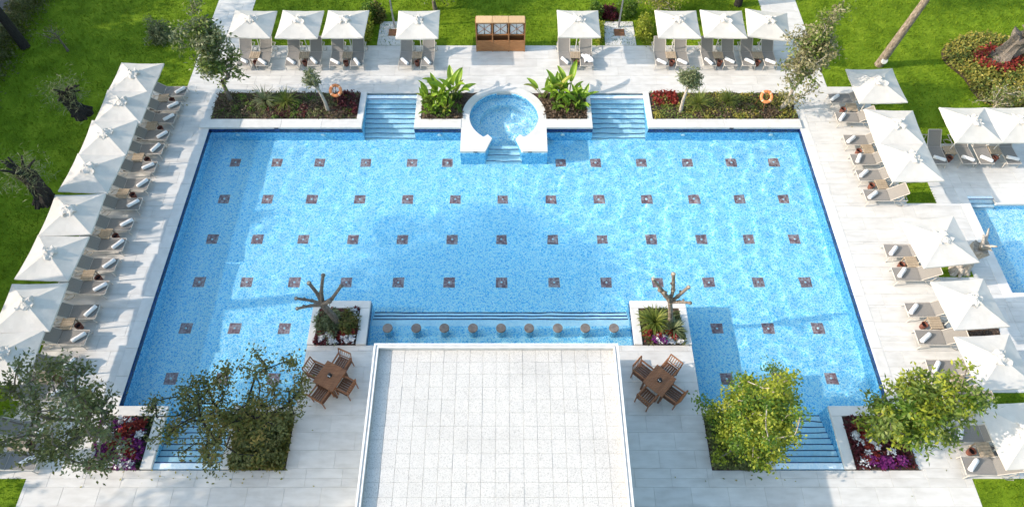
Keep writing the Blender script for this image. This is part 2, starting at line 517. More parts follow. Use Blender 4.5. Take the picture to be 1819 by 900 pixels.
def make_tree(name, label, cat, base, fork, crown_c, radii, nclump, nleaf, leaf, mats, tr=0.12, bark='bark', seed=1, sigma=0.3,
              lump=0.35, group=None, shape=None, up=0.5, skin=0.5, shear=(0, 0), taper=0.0):
    """A trunk, limbs to each clump and leaves scattered round the clumps; crown outline broken by lumps."""
    r = np.random.default_rng(seed)
    rs = random.Random(seed)
    base, fork, cc = Vector(base), Vector(fork), Vector(crown_c)
    T = []
    ph = r.uniform(0, 6.28, size=(3,))
    while len(T) < nclump:
        d = r.normal(size=3)
        d /= np.linalg.norm(d)
        q = r.uniform() ** skin
        lum = 1 + lump * (math.sin(3.1 * d[0] + ph[0]) * math.sin(2.7 * d[1] + ph[1]) + 0.5 * math.sin(4.3 * d[2] + ph[2]))
        h = d[2] * q                                   # -1 at the crown's foot, 1 at its top
        tp = 1 - taper * h
        p = np.array([cc.x + d[0] * q * radii[0] * lum * tp + shear[0] * h, cc.y + d[1] * q * radii[1] * lum * tp + shear[1] * h, cc.z + h * radii[2] * lum])
        if shape and not shape(p):
            continue
        if p[2] < base.z + 0.25:
            continue
        T.append(p)
    T = np.array(T)
    o = thing(name, label, cat, tuple(base), 0, group)
    B = base
    def loc(p): return Vector(p) - B
    mid = (base + fork) / 2 + Vector((rs.uniform(-1, 1), rs.uniform(-1, 1), 0)) * 0.05 * (fork - base).length
    mb = skeleton([loc(base), loc(mid), loc(fork)], [tr * 1.25, tr * 0.95, tr * 0.85], [loc(p) for p in T], rs=rs)
    mb.build('trunk', M[bark], o)
    cnt = r.poisson(nleaf, size=len(T)).clip(2)
    P = np.repeat(T, cnt, axis=0) + r.normal(size=(cnt.sum(), 3)) * np.array([sigma, sigma, sigma * 0.75])
    P -= np.array(B)
    if isinstance(mats, str):
        quads('crown', leaves_at(P, leaf[0], leaf[1], up=up, r=r), LEAF[mats], o)
    else:
        w = r.uniform(size=len(T))
        sel = np.repeat((w * len(mats)).astype(int), cnt)
        for k, mt in enumerate(mats):
            quads('crown' if k == 0 else 'foliage', leaves_at(P[sel == k], leaf[0], leaf[1], up=up, r=r), LEAF[mt], o)
    return o

def make_shrub(name, label, cat, c, radii, n, leaf, mat, seed=1, group=None, lump=0.3, up=0.4, stem=True, bark='bark_dark'):
    """A bushy plant: leaves through a lumpy dome, short stems inside."""
    r = np.random.default_rng(seed)
    d = r.normal(size=(n, 3))
    d /= np.linalg.norm(d, axis=1)[:, None]
    d[:, 2] = np.abs(d[:, 2])
    ph = r.uniform(0, 6.28, size=6)
    lum = 1 + lump * (np.sin(4 * d[:, 0] + ph[0]) * np.sin(4.4 * d[:, 1] + ph[1]) + 0.6 * np.sin(6 * d[:, 2] + ph[2] + 3 * d[:, 0]))
    q = r.uniform(size=n) ** 0.33
    P = d * (q * lum)[:, None] * np.array(radii)
    o = thing(name, label, cat, tuple(c), 0, group)
    if stem:
        mb = MB()
        for k in range(7):
            a = 2 * PI * k / 7 + r.uniform(-.3, .3)
            mb.tube([(0.05 * math.cos(a), 0.05 * math.sin(a), 0), (0.4 * radii[0] * math.cos(a), 0.4 * radii[1] * math.sin(a), 0.45 * radii[2]),
                     (0.65 * radii[0] * math.cos(a), 0.65 * radii[1] * math.sin(a), 0.75 * radii[2])], [0.03, 0.02, 0.01], n=5)
        mb.build('stem', M[bark], o)
    quads('foliage', leaves_at(P, leaf[0], leaf[1], up=up, r=r), LEAF[mat], o)
    return o

def blades(n, length, width, r, spread=1.0, droop=0.5, seg=4):
    """Arching strap leaves from one root (for palms and grassy plants)."""
    out = []
    for k in range(n):
        a = r.uniform(0, 2 * PI)
        el = math.asin(r.uniform(0.15, 0.98)) if spread >= 1 else math.radians(r.uniform(55, 88))
        L = length * r.uniform(0.7, 1.1)
        p = np.array([0, 0, 0.05])
        dirv = np.array([math.cos(a) * math.cos(el), math.sin(a) * math.cos(el), math.sin(el)])
        side = np.array([-math.sin(a), math.cos(a), 0])
        prev = p
        for s in range(seg):
            f0, f1 = s / seg, (s + 1) / seg
            w0 = width * math.sin(PI * (0.15 + 0.85 * f0)) ** 0.7 * 0.5
            w1 = width * max(0.02, math.sin(PI * min(0.999, 0.15 + 0.85 * f1))) ** 0.7 * 0.5
            nxt = prev + dirv * L / seg
            out.append([prev - side * w0, prev + side * w0, nxt + side * w1, nxt - side * w1])
            dirv = dirv + np.array([0, 0, -droop / seg * 1.6])
            dirv /= np.linalg.norm(dirv)
            prev = nxt
    return np.array(out)

# ------------------------------------------------------------------ the setting: lawn, paths, deck
WX0, WX1, WY0, WY1 = -13.46, 13.33, 8.11, 21.14        # the pool's main rectangle
DL, DR = -16.95, 17.0                                  # outer edges of the side decks
lawn_rects = [(-400, DL, -60, 400), (DL, -15.15, 23.85, 400), (-13.2, 13.3, 26.76, 400), (15.25, DR, 23.85, 400), (DR, 400, 20.26, 400),
              (DL, -15.73, -60, 5.67), (15.28, 26, -60, 5.67), (26, 400, -60, 20.26), (-15.73, 15.28, -60, -8),
              (16.8, 18.05, 16.94, 20.26), (16.8, 18.25, 13.34, 14.9), (17.0, 22, 7.85, 8.62), (-15.15, -13.2, 60, 400), (13.3, 15.25, 60, 400)]
mb = MB()
for x0, x1, y0, y1 in lawn_rects:
    mb.add([(x0, y0, -0.01), (x1, y0, -0.01), (x1, y1, -0.01), (x0, y1, -0.01)], [(0, 1, 2, 3)])
lawn = struct('lawn', mb, M['lawn'])
# grass blades standing in the lawn in view
def grass_field(rects, dens):
    out = []
    for x0, x1, y0, y1 in rects:
        n = int((x1 - x0) * (y1 - y0) * dens)
        P = np.stack([NR.uniform(x0, x1, n), NR.uniform(y0, y1, n), np.full(n, -0.012)], 1)
        a = NR.uniform(0, 2 * PI, n)
        lean = NR.normal(size=(n, 3)) * 0.025
        h = NR.uniform(0.035, 0.085, n)
        s = np.stack([np.cos(a), np.sin(a), np.zeros(n)], 1) * NR.uniform(0.012, 0.026, n)[:, None]
        tip = P + lean + np.stack([np.zeros(n), np.zeros(n), h], 1)
        out.append(np.stack([P - s, P + s, tip + s * 0.25, tip - s * 0.25], 1))
    return np.concatenate(out)
G = grass_field([(-26, DL, 5, 33), (DL, -15.15, 23.85, 33), (-13.2, 13.3, 26.76, 32.5), (15.25, 31, 23.85, 33), (DR, 29, 20.26, 23.85),
                 (DL, -15.73, 3.5, 5.67), (15.28, 19.5, 3.5, 5.67), (16.8, 18.05, 16.94, 20.26), (16.8, 18.25, 13.34, 14.9), (17.0, 22, 7.85, 8.62)], 170)
g = quads('grass', G, M['grass'])
g['kind'] = 'stuff'
g['label'] = 'short mown green grass of the lawns around the pool deck'

mb = MB()
mb.box(-60, -25.7, -60, 200, -0.2, 0.01)
struct('road', mb, M['asphalt'])
mb = MB()
for x0, x1 in ((-15.15, -13.2), (13.3, 15.25)):
    mb.box(x0, x1, 26.76, 60, -0.1, -0.012)
path = struct('garden_path', mb, M['grout'])

kids = (19.45, 26.0, 12.64, 16.9)                      # the second, small pool
deck_rects = [(-15.15, 15.25, 23.42, 26.76), (DL, -13.9, 5.67, 23.42), (DL, -15.15, 23.42, 23.85), (13.75, DR, 5.67, 23.42), (15.25, DR, 23.42, 23.85),
              (-15.73, 15.28, -8, 5.67), (-7.29, 6.8, 5.67, 10.44), (-13.9, -7.29, 5.67, 5.94), (6.8, 13.75, 5.67, 5.94),
              (DR, 19.05, 17.75, 20.26), (DR, 19.05, 8.62, 17.75), (19.05, 26, 17.75, 20.26), (19.05, 26, 8.62, 12.24), (DR, 26, 5.67, 8.62)]
holes = [r for r in lawn_rects[9:12]] + [(16.8, 18.3, 10.62, 12.1)]
def subtract(rects, h):
    out = []
    hx0, hx1, hy0, hy1 = h
    for x0, x1, y0, y1 in rects:
        if hx0 >= x1 or hx1 <= x0 or hy0 >= y1 or hy1 <= y0:
            out.append((x0, x1, y0, y1))
            continue
        if y0 < hy0: out.append((x0, x1, y0, hy0))
        if hy1 < y1: out.append((x0, x1, hy1, y1))
        m0, m1 = max(y0, hy0), min(y1, hy1)
        if x0 < hx0: out.append((x0, hx0, m0, m1))
        if hx1 < x1: out.append((hx1, x1, m0, m1))
    return out
for h in holes:
    deck_rects = subtract(deck_rects, h)
mb = MB()
for x0, x1, y0, y1 in deck_rects:
    mb.box(x0, x1, y0, y1, -0.12, -0.014)
deck = struct('pool_deck', mb, M['grout'])
TW, TH, GAP = 1.2, 0.6, 0.003
tiles = []
def lay(rects, out):
    for x0, x1, y0, y1 in rects:
        j0, j1 = math.floor(y0 / TH), math.ceil(y1 / TH)
        for j in range(j0, j1):
            off = (0.0, 0.62, 0.3, 0.9)[j % 4]
            i0, i1 = math.floor((x0 - off) / TW), math.ceil((x1 - off) / TW)
            for i in range(i0, i1):
                a, b = max(x0, off + i * TW), min(x1, off + (i + 1) * TW)
                c, d = max(y0, j * TH), min(y1, (j + 1) * TH)
                if b - a > 0.03 and d - c > 0.03:
                    out.append((a + GAP, b - GAP, c + GAP, d - GAP))
lay(deck_rects, tiles)
tiles = [q for q in tiles if q[3] > 3.0 and q[0] < 25]
def seen_size(q):                                      # nearness to the camera; tiles under the bar's roof show least
    cx, cy = (q[0] + q[1]) / 2, (q[2] + q[3]) / 2
    if -4.4 < cx < 3.8 and cy < 10.2: return 1e6
    if cy < 4.6: return 1e5
    return math.hypot(cx * 0.6, cy) - 6 * (q[1] - q[0]) * (q[3] - q[2])
tiles.sort(key=seen_size)
for q in tiles[:300]:
    cx, cy = (q[0] + q[1]) / 2, (q[2] + q[3]) / 2
    t_ = MB().bevbox(q[0] - cx, q[1] - cx, q[2] - cy, q[3] - cy, -0.013, 0.0, b=0.004)
    t_.build('paving_tile', M['deck'], deck, (cx, cy, 0))
mb = MB()
for q in tiles[300:]:
    mb.bevbox(q[0], q[1], q[2], q[3], -0.013, 0.0, b=0.004)
o = mb.build('paving_tile', M['deck'], deck)
o['kind'] = 'stuff'
pt = []
lay([(-15.15, -13.2, 26.76, 34), (13.3, 15.25, 26.76, 34)], pt)
for q in pt:
    cx, cy = (q[0] + q[1]) / 2, (q[2] + q[3]) / 2
    MB().bevbox(q[0] - cx, q[1] - cx, q[2] - cy, q[3] - cy, -0.013, 0.0, b=0.004).build('paving_tile', M['deck'], path, (cx, cy, 0.002))
# coping stones along the long sides of the pool
for side in (-1, 1):
    x0, x1 = ((-13.9, -13.462) if side < 0 else (13.332, 13.75))
    y = 8.11 if side < 0 else 8.11
    y0 = 5.96
    n = 16
    for k in range(n):
        a = y0 + (23.42 - y0) * k / n
        b = y0 + (23.42 - y0) * (k + 1) / n
        if b < 8.0 or a > 21.2:
            pass
        MB().bevbox(-(x1 - x0) / 2, (x1 - x0) / 2, -(b - a) / 2 + .003, (b - a) / 2 - .003, -0.012, 0.008, b=0.008).build(
            'coping_stone', M['coping'], deck, ((x0 + x1) / 2, (a + b) / 2, 0))

# ------------------------------------------------------------------ the pool
FZ, WZ = -1.15, -0.085
SL, SRt = (-6.53, -4.17), (3.93, 6.44)                 # stairs at the far side
BL, BR = (-11.68, -9.4), (8.9, 11.16)                  # stairs at the near side
outline = [(WX0, WY1), (WX0, WY0), (BL[0], WY0), (BL[0], 5.96), (BL[1], 5.96), (BL[1], WY0), (-7.29, WY0), (-7.29, 12.25), (-5.13, 12.25),
           (-5.13, 9.7), (4.69, 9.7), (4.69, 12.25), (6.8, 12.25), (6.8, WY0), (BR[0], WY0), (BR[0], 5.96), (BR[1], 5.96), (BR[1], WY0),
           (WX1, WY0), (WX1, WY1), (SRt[1], WY1), (SRt[1], 23.3), (SRt[0], 23.3), (SRt[0], WY1), (1.80, WY1), (1.80, 19.76), (.72, 19.76),
           (.43, 20.5), (-.63, 20.5), (-.92, 19.76), (-2.0, 19.76), (-2.0, WY1), (SL[1], WY1), (SL[1], 23.3), (SL[0], 23.3), (SL[0], WY1)]
def poly_fill(mb, pts, z, mat=0):
    bm = bmesh.new()
    f = bm.faces.new([bm.verts.new((x, y, z)) for x, y in pts])
    bm.normal_update()
    if f.normal.z < 0:
        f.normal_flip()
    bmesh.ops.triangulate(bm, faces=[f])
    bm.verts.index_update()
    vs = [v.co.copy() for v in bm.verts]
    fs = [tuple(v.index for v in f.verts) for f in bm.faces]
    bm.free()
    mb.add(vs, fs, mat)
mb = MB()
poly_fill(mb, outline, FZ, 0)
for i in range(len(outline)):
    a, b = outline[i], outline[(i + 1) % len(outline)]
    if min(a[1], b[1]) > 19.7 and max(a[1], b[1]) < 21.2 and max(abs(a[0]), abs(b[0])) < 2.1:
        continue                                       # the spa's own block stands here
    mb.add([(a[0], a[1], FZ), (b[0], b[1], FZ), (b[0], b[1], -0.005), (a[0], a[1], -0.005)], [(0, 1, 2, 3)], 1)
basin = struct('pool_basin', mb, [M['mosaic'], M['mosaic_wall']])
# the navy waterline course, 3 mm proud of the walls
mb = MB()
for i in range(len(outline)):
    a, b = Vector((*outline[i], 0)), Vector((*outline[(i + 1) % len(outline)], 0))
    d = (b - a).normalized()
    nrm = Vector((-d.y, d.x, 0))                       # towards the water
    stair = (min(a.y, b.y) > 21.2) or (max(a.y, b.y) < 8.0) or (abs(a.y - b.y) > .1 and (max(a.y, b.y) > 21.2 or min(a.y, b.y) < 8.0))
    if stair or (min(a.y, b.y) > 19.7 and max(abs(a.x), abs(b.x)) < 2.1):
        continue
    if abs(a.y - 9.7) < .01 and abs(b.y - 9.7) < .01:
        continue
    a2, b2 = a + nrm * .003, b + nrm * .003
    mb.add([(a2.x, a2.y, -.33), (b2.x, b2.y, -.33), (b2.x, b2.y, -.006), (a2.x, a2.y, -.006)], [(0, 1, 2, 3)])
mb.build('waterline_tiles', M['navy'], basin)
def inside(poly, x, y):
    c = np.zeros(len(x), bool)
    for i in range(len(poly)):
        (x1, y1), (x2, y2) = poly[i], poly[(i + 1) % len(poly)]
        if y1 != y2:
            c ^= ((y1 > y) != (y2 > y)) & (x < (x2 - x1) * (y - y1) / (y2 - y1) + x1)
    return c
def ripples(x, y, seed, amount, rings=()):
    """Small waves of many lengths and directions; rings spread from where the water is stirred."""
    r = np.random.default_rng(seed)
    h = np.zeros_like(x)
    for k in range(34):
        a, lam = r.uniform(0, 2 * PI), r.uniform(.28, .95)
        q = 2 * PI / lam
        h += (.26 / q ** 2) * np.sin(q * (math.cos(a) * x + math.sin(a) * y) + r.uniform(0, 6.28) + .8 * np.sin(.7 * x + k) + .8 * np.sin(.8 * y - k))
    h *= amount
    for cx, cy, lam, amp, reach in rings:
        d = np.sqrt((x - cx) ** 2 + (y - cy) ** 2)
        q = 2 * PI / lam
        h += amp / q ** 2 * np.sin(q * d + .9 * np.sin(3 * np.arctan2(y - cy, x - cx)) + 1.6 * np.sin(1.3 * x + .9 * y) + 1.1 * np.sin(2.1 * y - 1.7 * x)) * np.exp(-(d / reach) ** 2) * np.clip(d / .8, 0, 1)
    return h
RECEIVERS = []
def water_sheet(name, poly, z, mat, cell, seed, amount, rings=(), loc=(0, 0)):
    xs0, ys0 = [p[0] for p in poly], [p[1] for p in poly]
    def axis(v):
        a = np.arange(min(v), max(v) + cell, cell)
        a = np.unique(np.concatenate([np.clip(a, min(v), max(v)), np.unique(np.round(v, 4))]) if len(v) < 40 else np.clip(a, min(v), max(v)))
        return a[np.concatenate([[True], np.diff(a) > 1e-4])]
    xs, ys = axis(xs0), axis(ys0)
    X, Y = np.meshgrid(xs, ys, indexing='ij')
    V = np.stack([X, Y, z + ripples(X + loc[0], Y + loc[1], seed, amount(X, Y), rings)], -1).reshape(-1, 3)
    idx = np.arange(len(V)).reshape(X.shape)
    Q = np.stack([idx[:-1, :-1], idx[1:, :-1], idx[1:, 1:], idx[:-1, 1:]], -1).reshape(-1, 4)
    C = V[Q].mean(1)
    Q = Q[inside(poly, C[:, 0], C[:, 1])]
    used = np.unique(Q)
    mp = np.zeros(len(V), int)
    mp[used] = np.arange(len(used))
    V, Q = V[used], mp[Q]
    me = bpy.data.meshes.new(name)
    me.vertices.add(len(V))
    me.vertices.foreach_set("co", V.reshape(-1).astype(np.float32))
    me.loops.add(len(Q) * 4)
    me.loops.foreach_set("vertex_index", Q.reshape(-1).astype(np.int32))
    me.polygons.add(len(Q))
    me.polygons.foreach_set("loop_start", np.arange(0, len(Q) * 4, 4, dtype=np.int32))
    me.polygons.foreach_set("use_smooth", np.ones(len(Q), bool))
    me.update(calc_edges=True)
    me.materials.append(mat)
    o = link(name, me, None, (loc[0], loc[1], 0))
    o['kind'] = 'structure'
    o.cycles.is_caustics_caster = True
    return o
water_sheet('pool_water', outline, WZ, M['water'], .05, 5, lambda x, y: .22 + .15 / (1 + np.exp(-(x - .5) * .8)),
            rings=((2.6, 18.6, .34, .26, 4.5), (6.5, 16.0, .38, .24, 4.0), (4.6, 13.6, .34, .26, 2.5), (-6.0, 13.2, .36, .16, 2.5)))

def stair(x0, x1, ya, yb, n, parent, z0=-0.02, z1=FZ, nose=0.03):
    """Steps going down from ya to yb; each tread carries a navy nosing at its lower side."""
    for k in range(n):
        z = z0 + (z1 - z0) * k / n
        p, q = ya + (yb - ya) * k / n, ya + (yb - ya) * (k + 1) / n
        lo, hi = min(p, q), max(p, q)
        s = MB().box(x0 + .004, x1 - .004, lo, hi, FZ + .002 * (1), z, bottom=False).build('step', M['step_tile'], parent)
        d = 1 if q > p else -1
        n0, n1 = (q - nose, q + .004) if d > 0 else (q - .004, q + nose)
        MB().box(x0 + .005, x1 - .005, n0, n1, z - .022, z + .004).build('nosing', M['navy'], s)
for X in (SL, SRt):
    stair(X[0], X[1], 23.28, 21.2, 9, basin)
for X in (BL, BR):
    stair(X[0], X[1], 5.98, 8.05, 9, basin)
# the bar basin: a raised floor with three steps down to the pool
BZ = -0.60
MB().box(-5.126, 4.686, 9.705, 11.75, FZ + .002, BZ, bottom=False).build('bar_floor', M['mosaic'], basin)
for k, (y0, y1, z) in enumerate(((11.75, 11.96, -.78), (11.96, 12.17, -.96))):
    s = MB().box(-5.126, 4.686, y0 + .001, y1, FZ + .002, z, bottom=False).build('step', M['step_tile'], basin)
    MB().box(-5.1, 4.66, y1 - .045, y1 + .004, z - .05, z + .004).build('nosing', M['navy'], s)
s = MB().box(-5.12, 4.68, 11.45, 11.752, BZ - .05, BZ + .003).build('step', M['step_tile'], basin)
MB().box(-5.1, 4.66, 11.71, 11.757, BZ - .05, BZ + .006).build('nosing', M['navy'], s)
# floor medallions: a maroon square with a white inlet in the middle
med = MB().box(-.228, .228, -.228, .228, 0, .006).mesh('floor_medallion', M['maroon'])
jet = MB().lathe([(.045, .005), (.045, .02), (.025, .03)], n=10).disc(.025, .03, n=10).mesh('floor_inlet', M['white_tile'])
def fx(px, py, z=FZ):
    """pixel of the photograph -> point on the level z (used once here to read the medallion grid off the plan)"""
    t = py + 1391.0
    h = 22.4 - WZ
    x, y = (px - 899) / t * h * 1.8460, h * (4044.0 / t - 1.5517)
    r = math.hypot(x, y)                               # below the surface the ray bends towards the vertical
    k = math.tan(math.asin(math.sin(math.atan2(r, h)) / 1.33)) * (WZ - z) / r
    return x * (1 + k), y * (1 + k)
rows = {}
step = 2.065
for r_, (py, pxs) in enumerate(((290, (418, 492, 568, 650, 732, 795, 996, 1058, 1139, 1221, 1299, 1375)),
                                (355, (398, 475, 554, 639, 724, 809, 893, 979, 1064, 1149, 1233, 1314, 1392)),
                                (426, (377, 457, 539, 627, 715, 803, 891, 982, 1070, 1157, 1246, 1330, 1411)),
                                (502, (354, 438, 523, 615, 708, 798, 891, 984, 1077, 1168, 1259, 1347, 1431)),
                                (584, (330, 417, 505, 1274, 1365, 1453)),
                                (673, (304, 394, 486, 1291, 1383, 1477)))):
    for px in pxs:
        x, y = fx(px, py)
        y = fx(899, py)[1]
        m_ = link('floor_medallion', med, basin, (round(x, 2), round(y, 2), FZ))
        link('floor_inlet', jet, m_)
# underwater lights on the far wall and small overflow slots in the far kerb
for px in (420, 572, 780, 1000, 1215, 1372):
    x = (px - 899) / 1632 * 41.8
    T = Matrix.Translation((x, WY1 - .01, -.55)) @ Matrix.Rotation(R(90), 4, 'X')
    MB().lathe([(.10, 0), (.10, .03), (.07, .045)], n=12, T=T).disc(.07, .045, n=12, T=T).build('pool_light', M['white_tile'], basin)

# ------------------------------------------------------------------ spa beside the pool
SX, SY, SR_, SO = -0.1, 21.88, 1.58, 1.93
spa = thing('spa_pool', 'round mosaic whirlpool with a white stone rim, set into the far edge of the pool', 'whirlpool', (SX, SY, 0))
def arc(r, a0, a1, n):
    return [(r * math.cos(a0 + (a1 - a0) * k / n), r * math.sin(a0 + (a1 - a0) * k / n)) for k in range(n + 1)]
F = 19.73 - SY
# rim polygon: outer side left to right over the back, then the mouth, then the inner circle back
left_mouth = [(-.90, -1.30), (-.73, -1.14), (-.53, -1.38), (-.82, F)]
right_mouth = [(.82, F), (.53, -1.38), (.73, -1.14), (.90, -1.30)]
th0 = math.atan2(-1.30, .90)
inner_arc = arc(SR_, th0, PI - th0, 48)                # from the right mouth over the back to the left mouth
rim = [(-SO, F)] + list(reversed(arc(SO, 0, PI, 40))) + [(SO, F)] + right_mouth + inner_arc[1:-1] + left_mouth
ZT = 0.085
mb = MB()
poly_fill(mb, list(reversed(rim)), ZT, 0)
nr_ = len(rim)
for i in range(nr_):
    a, b = rim[i], rim[(i + 1) % nr_]
    # stone edge down to the water, mosaic below it
    mb.add([(a[0], a[1], -.02), (b[0], b[1], -.02), (b[0], b[1], ZT), (a[0], a[1], ZT)], [(0, 1, 2, 3)], 0)
    mb.add([(a[0], a[1], FZ), (b[0], b[1], FZ), (b[0], b[1], -.02), (a[0], a[1], -.02)], [(0, 1, 2, 3)], 1)
mb.build('stone_rim', [M['coping'], M['mosaic_wall']], spa)
mb = MB()
seat_in, zs, zf = 1.14, -.50, -.95
n = 48
vs, fs = [], []
for k in range(n):
    th = 2 * PI * k / n
    c, s_ = math.cos(th), math.sin(th)
    vs += [(c * (SR_ + .02), s_ * (SR_ + .02), zs), (c * seat_in, s_ * seat_in, zs), (c * seat_in, s_ * seat_in, zf)]
for k in range(n):
    k2 = (k + 1) % n
    mid = 2 * PI * (k + .5) / n
    if abs(((mid - 1.5 * PI + PI) % (2 * PI)) - PI) < 0.5:
        continue
    fs += [(k * 3, k2 * 3, k2 * 3 + 1, k * 3 + 1), (k * 3 + 1, k2 * 3 + 1, k2 * 3 + 2, k * 3 + 2)]
mb.add(vs, fs, 0)
mb.build('spa_seat', M['mosaic'], spa)
mb = MB()
mb.disc(SR_ + .02, zf + .003, n=48)
mb.box(-.80, .80, F + .62, -1.0, zf - .1, zf + .006)
mb.build('spa_floor', M['mosaic'], spa)
for k, (y0, y1, z) in enumerate(((F + .42, F + .62, -.36), (F + .22, F + .42, -.62), (F + .02, F + .22, -.88))):
    s = MB().box(-.80, .80, y0, y1, FZ + .002, z, bottom=False).build('step', M['step_tile'], spa)
    MB().box(-.78, .78, y0 - .004, y0 + .026, z - .025, z + .004).build('nosing', M['navy'], s)
water_sheet('spa_water', arc(SR_ + .01, th0, PI - th0, 48) + [(-.73, -1.14), (-.53, -1.38), (.53, -1.38), (.73, -1.14)], WZ,
            M['water_shallow'], .035, 9, lambda x, y: .9, loc=(SX, SY))

# ------------------------------------------------------------------ the small pool at the right
kx0, kx1, ky0, ky1 = kids
kout = [(kx0, ky1), (kx0, ky0), (kx1, ky0), (kx1, ky1), (20.55, ky1), (20.55, 17.35), (kx0, 17.35)]
mb = MB()
poly_fill(mb, kout, -.55)
for i in range(len(kout)):
    a, b = kout[i], kout[(i + 1) % len(kout)]
    mb.add([(a[0], a[1], -.55), (b[0], b[1], -.55), (b[0], b[1], -.005), (a[0], a[1], -.005)], [(0, 1, 2, 3)], 1)
kb = struct('children_pool_basin', mb, [M['mosaic'], M['mosaic_wall']])
water_sheet('children_pool_water', kout, -.09, M['water_shallow'], .06, 12, lambda x, y: .5)
for k in range(3):
    y1, y0 = 17.34 - .16 * k, 17.34 - .16 * (k + 1)
    s = MB().box(kx0 + .004, 20.546, y0, y1, -.548, -.03 - .12 * k, bottom=False).build('step', M['step_tile'], kb)
    MB().box(kx0 + .006, 20.54, y0 - .004, y0 + .02, -.05 - .12 * k, -.026 - .12 * k).build('nosing', M['navy'], s)
for x0, x1, y0, y1 in ((19.05, kx0 + .01, 12.24, 17.75), (kx0 + .01, 26, 12.24, ky0 + .01), (20.54, 26, ky1 - .01, 17.75), (kx0 + .01, 20.54, 17.34, 17.75)):
    MB().bevbox(-(x1 - x0) / 2, (x1 - x0) / 2, -(y1 - y0) / 2, (y1 - y0) / 2, -.12, .005, b=.008).build('coping_stone', M['coping'], kb, ((x0 + x1) / 2, (y0 + y1) / 2, 0))

for top in (basin, spa, kb):
    stack = [top]
    while stack:
        q = stack.pop()
        stack += list(q.children)
        if q.type == 'MESH':
            q.cycles.is_caustics_receiver = True

# ------------------------------------------------------------------ planters
def planter(label, bed, kerbs, group='planting beds round the pool', soil_z=0.03, spa_side=0):
    """bed and kerbs are (x0, x1, y0, y1) rectangles in plan."""
    cx, cy = (bed[0] + bed[1]) / 2, (bed[2] + bed[3]) / 2
    o = thing('planter', label, 'planter', (cx, cy, 0), 0, group)
    for x0, x1, y0, y1 in kerbs:
        L = max(x1 - x0, y1 - y0)
        n = max(1, round(L / 1.7))
        for k in range(n):
            if x1 - x0 >= y1 - y0:
                a, b, c, d = x0 + (x1 - x0) * k / n + .002, x0 + (x1 - x0) * (k + 1) / n - .002, y0, y1
            else:
                a, b, c, d = x0, x1, y0 + (y1 - y0) * k / n + .002, y0 + (y1 - y0) * (k + 1) / n - .002
            MB().bevbox(a - cx, b - cx, c - cy, d - cy, -.004, .10, b=.012).build('kerb_stone', M['coping'], o)
    nx, ny = max(4, int((bed[1] - bed[0]) / .22)), max(4, int((bed[3] - bed[2]) / .22))
    P = [[(bed[0] - cx + (bed[1] - bed[0]) * i / nx, bed[2] - cy + (bed[3] - bed[2]) * j / ny, soil_z + rng.uniform(-.03, .045)) for j in range(ny + 1)] for i in range(nx + 1)]
    if spa_side:                                       # the bed ends at the spa's round rim
        for row in P:
            for j, (x, y, z) in enumerate(row):
                dy = y + cy - SY
                half = math.sqrt(max(0.0, SO * SO - dy * dy)) if dy > 0 else SO
                lim = SX + spa_side * (half - .06) - cx
                row[j] = (min(x, lim) if spa_side < 0 else max(x, lim), y, z)
    MB().grid(P).build('soil', M['soil'], o)
    return o

def cover(parent, rect, n, leaf, mat, z=(0.03, 0.2), name='ground_cover', label=None, clumps=None, sig=0.12, dome=None):
    """Low foliage over part of a bed; clumps gathers it in tufts."""
    cx, cy = parent.location.x, parent.location.y
    x0, x1, y0, y1 = rect
    if clumps:
        C = np.stack([NR.uniform(x0, x1, clumps), NR.uniform(y0, y1, clumps)], 1)
        S = NR.uniform(.6, 1.3, clumps)
        idx = NR.integers(0, clumps, n)
        P = C[idx] + NR.normal(size=(n, 2)) * sig * S[idx][:, None]
        d = np.linalg.norm(P - C[idx], axis=1) / (sig * 2.2 * S[idx])
        zz = z[0] + (z[1] - z[0]) * S[idx] * np.clip(1 - d * d, 0, 1) * NR.uniform(.6, 1.0, n)
    else:
        P = np.stack([NR.uniform(x0, x1, n), NR.uniform(y0, y1, n)], 1)
        hn = 0.5 + 0.5 * np.sin(P[:, 0] * 5.1 + 1.3 * np.sin(P[:, 1] * 4)) * np.sin(P[:, 1] * 6.3 + np.sin(P[:, 0] * 2.2))
        zz = z[0] + (z[1] - z[0]) * hn * NR.uniform(.4, 1, n)
    P[:, 0] = P[:, 0].clip(x0, x1)
    P[:, 1] = P[:, 1].clip(y0, y1)
    P3 = np.stack([P[:, 0] - cx, P[:, 1] - cy, zz], 1)
    o = quads(name, leaves_at(P3, leaf[0], leaf[1], up=0.8), LEAF[mat], parent)
    o['kind'] = 'stuff'
    return o

YB, YF, YK = 23.40, 21.67, WY1                          # back and front of the far beds, kerb front
pA = planter('long dark bed with an orange lifebuoy, left of the far left stairs', (WX0 - .06, -6.82, YF, YB),
             [(WX0 - .44, SL[0] - .002, YK + .002, YF), (-6.82, SL[0] - .002, YF + .002, YB)])
cover(pA, (-13.5, -6.9, 21.7, 23.38), 2300, (.11, .05), 'olive', (.05, .24))
cover(pA, (-13.5, -6.9, 21.7, 23.3), 2600, (.10, .05), 'brown', (.05, .24), clumps=60, sig=.17)
cover(pA, (-13.4, -7.0, 21.7, 23.2), 900, (.09, .045), 'fresh', (.08, .26), clumps=26, sig=.12)
cover(pA, (-7.9, -6.9, 22.0, 23.3), 900, (.12, .06), 'darkred', (.08, .34), clumps=16, sig=.17, name='red_foliage')
cover(pA, (-11.0, -9.2, 21.8, 22.5), 420, (.10, .05), 'darkred', (.06, .22), clumps=12, sig=.15, name='red_foliage')
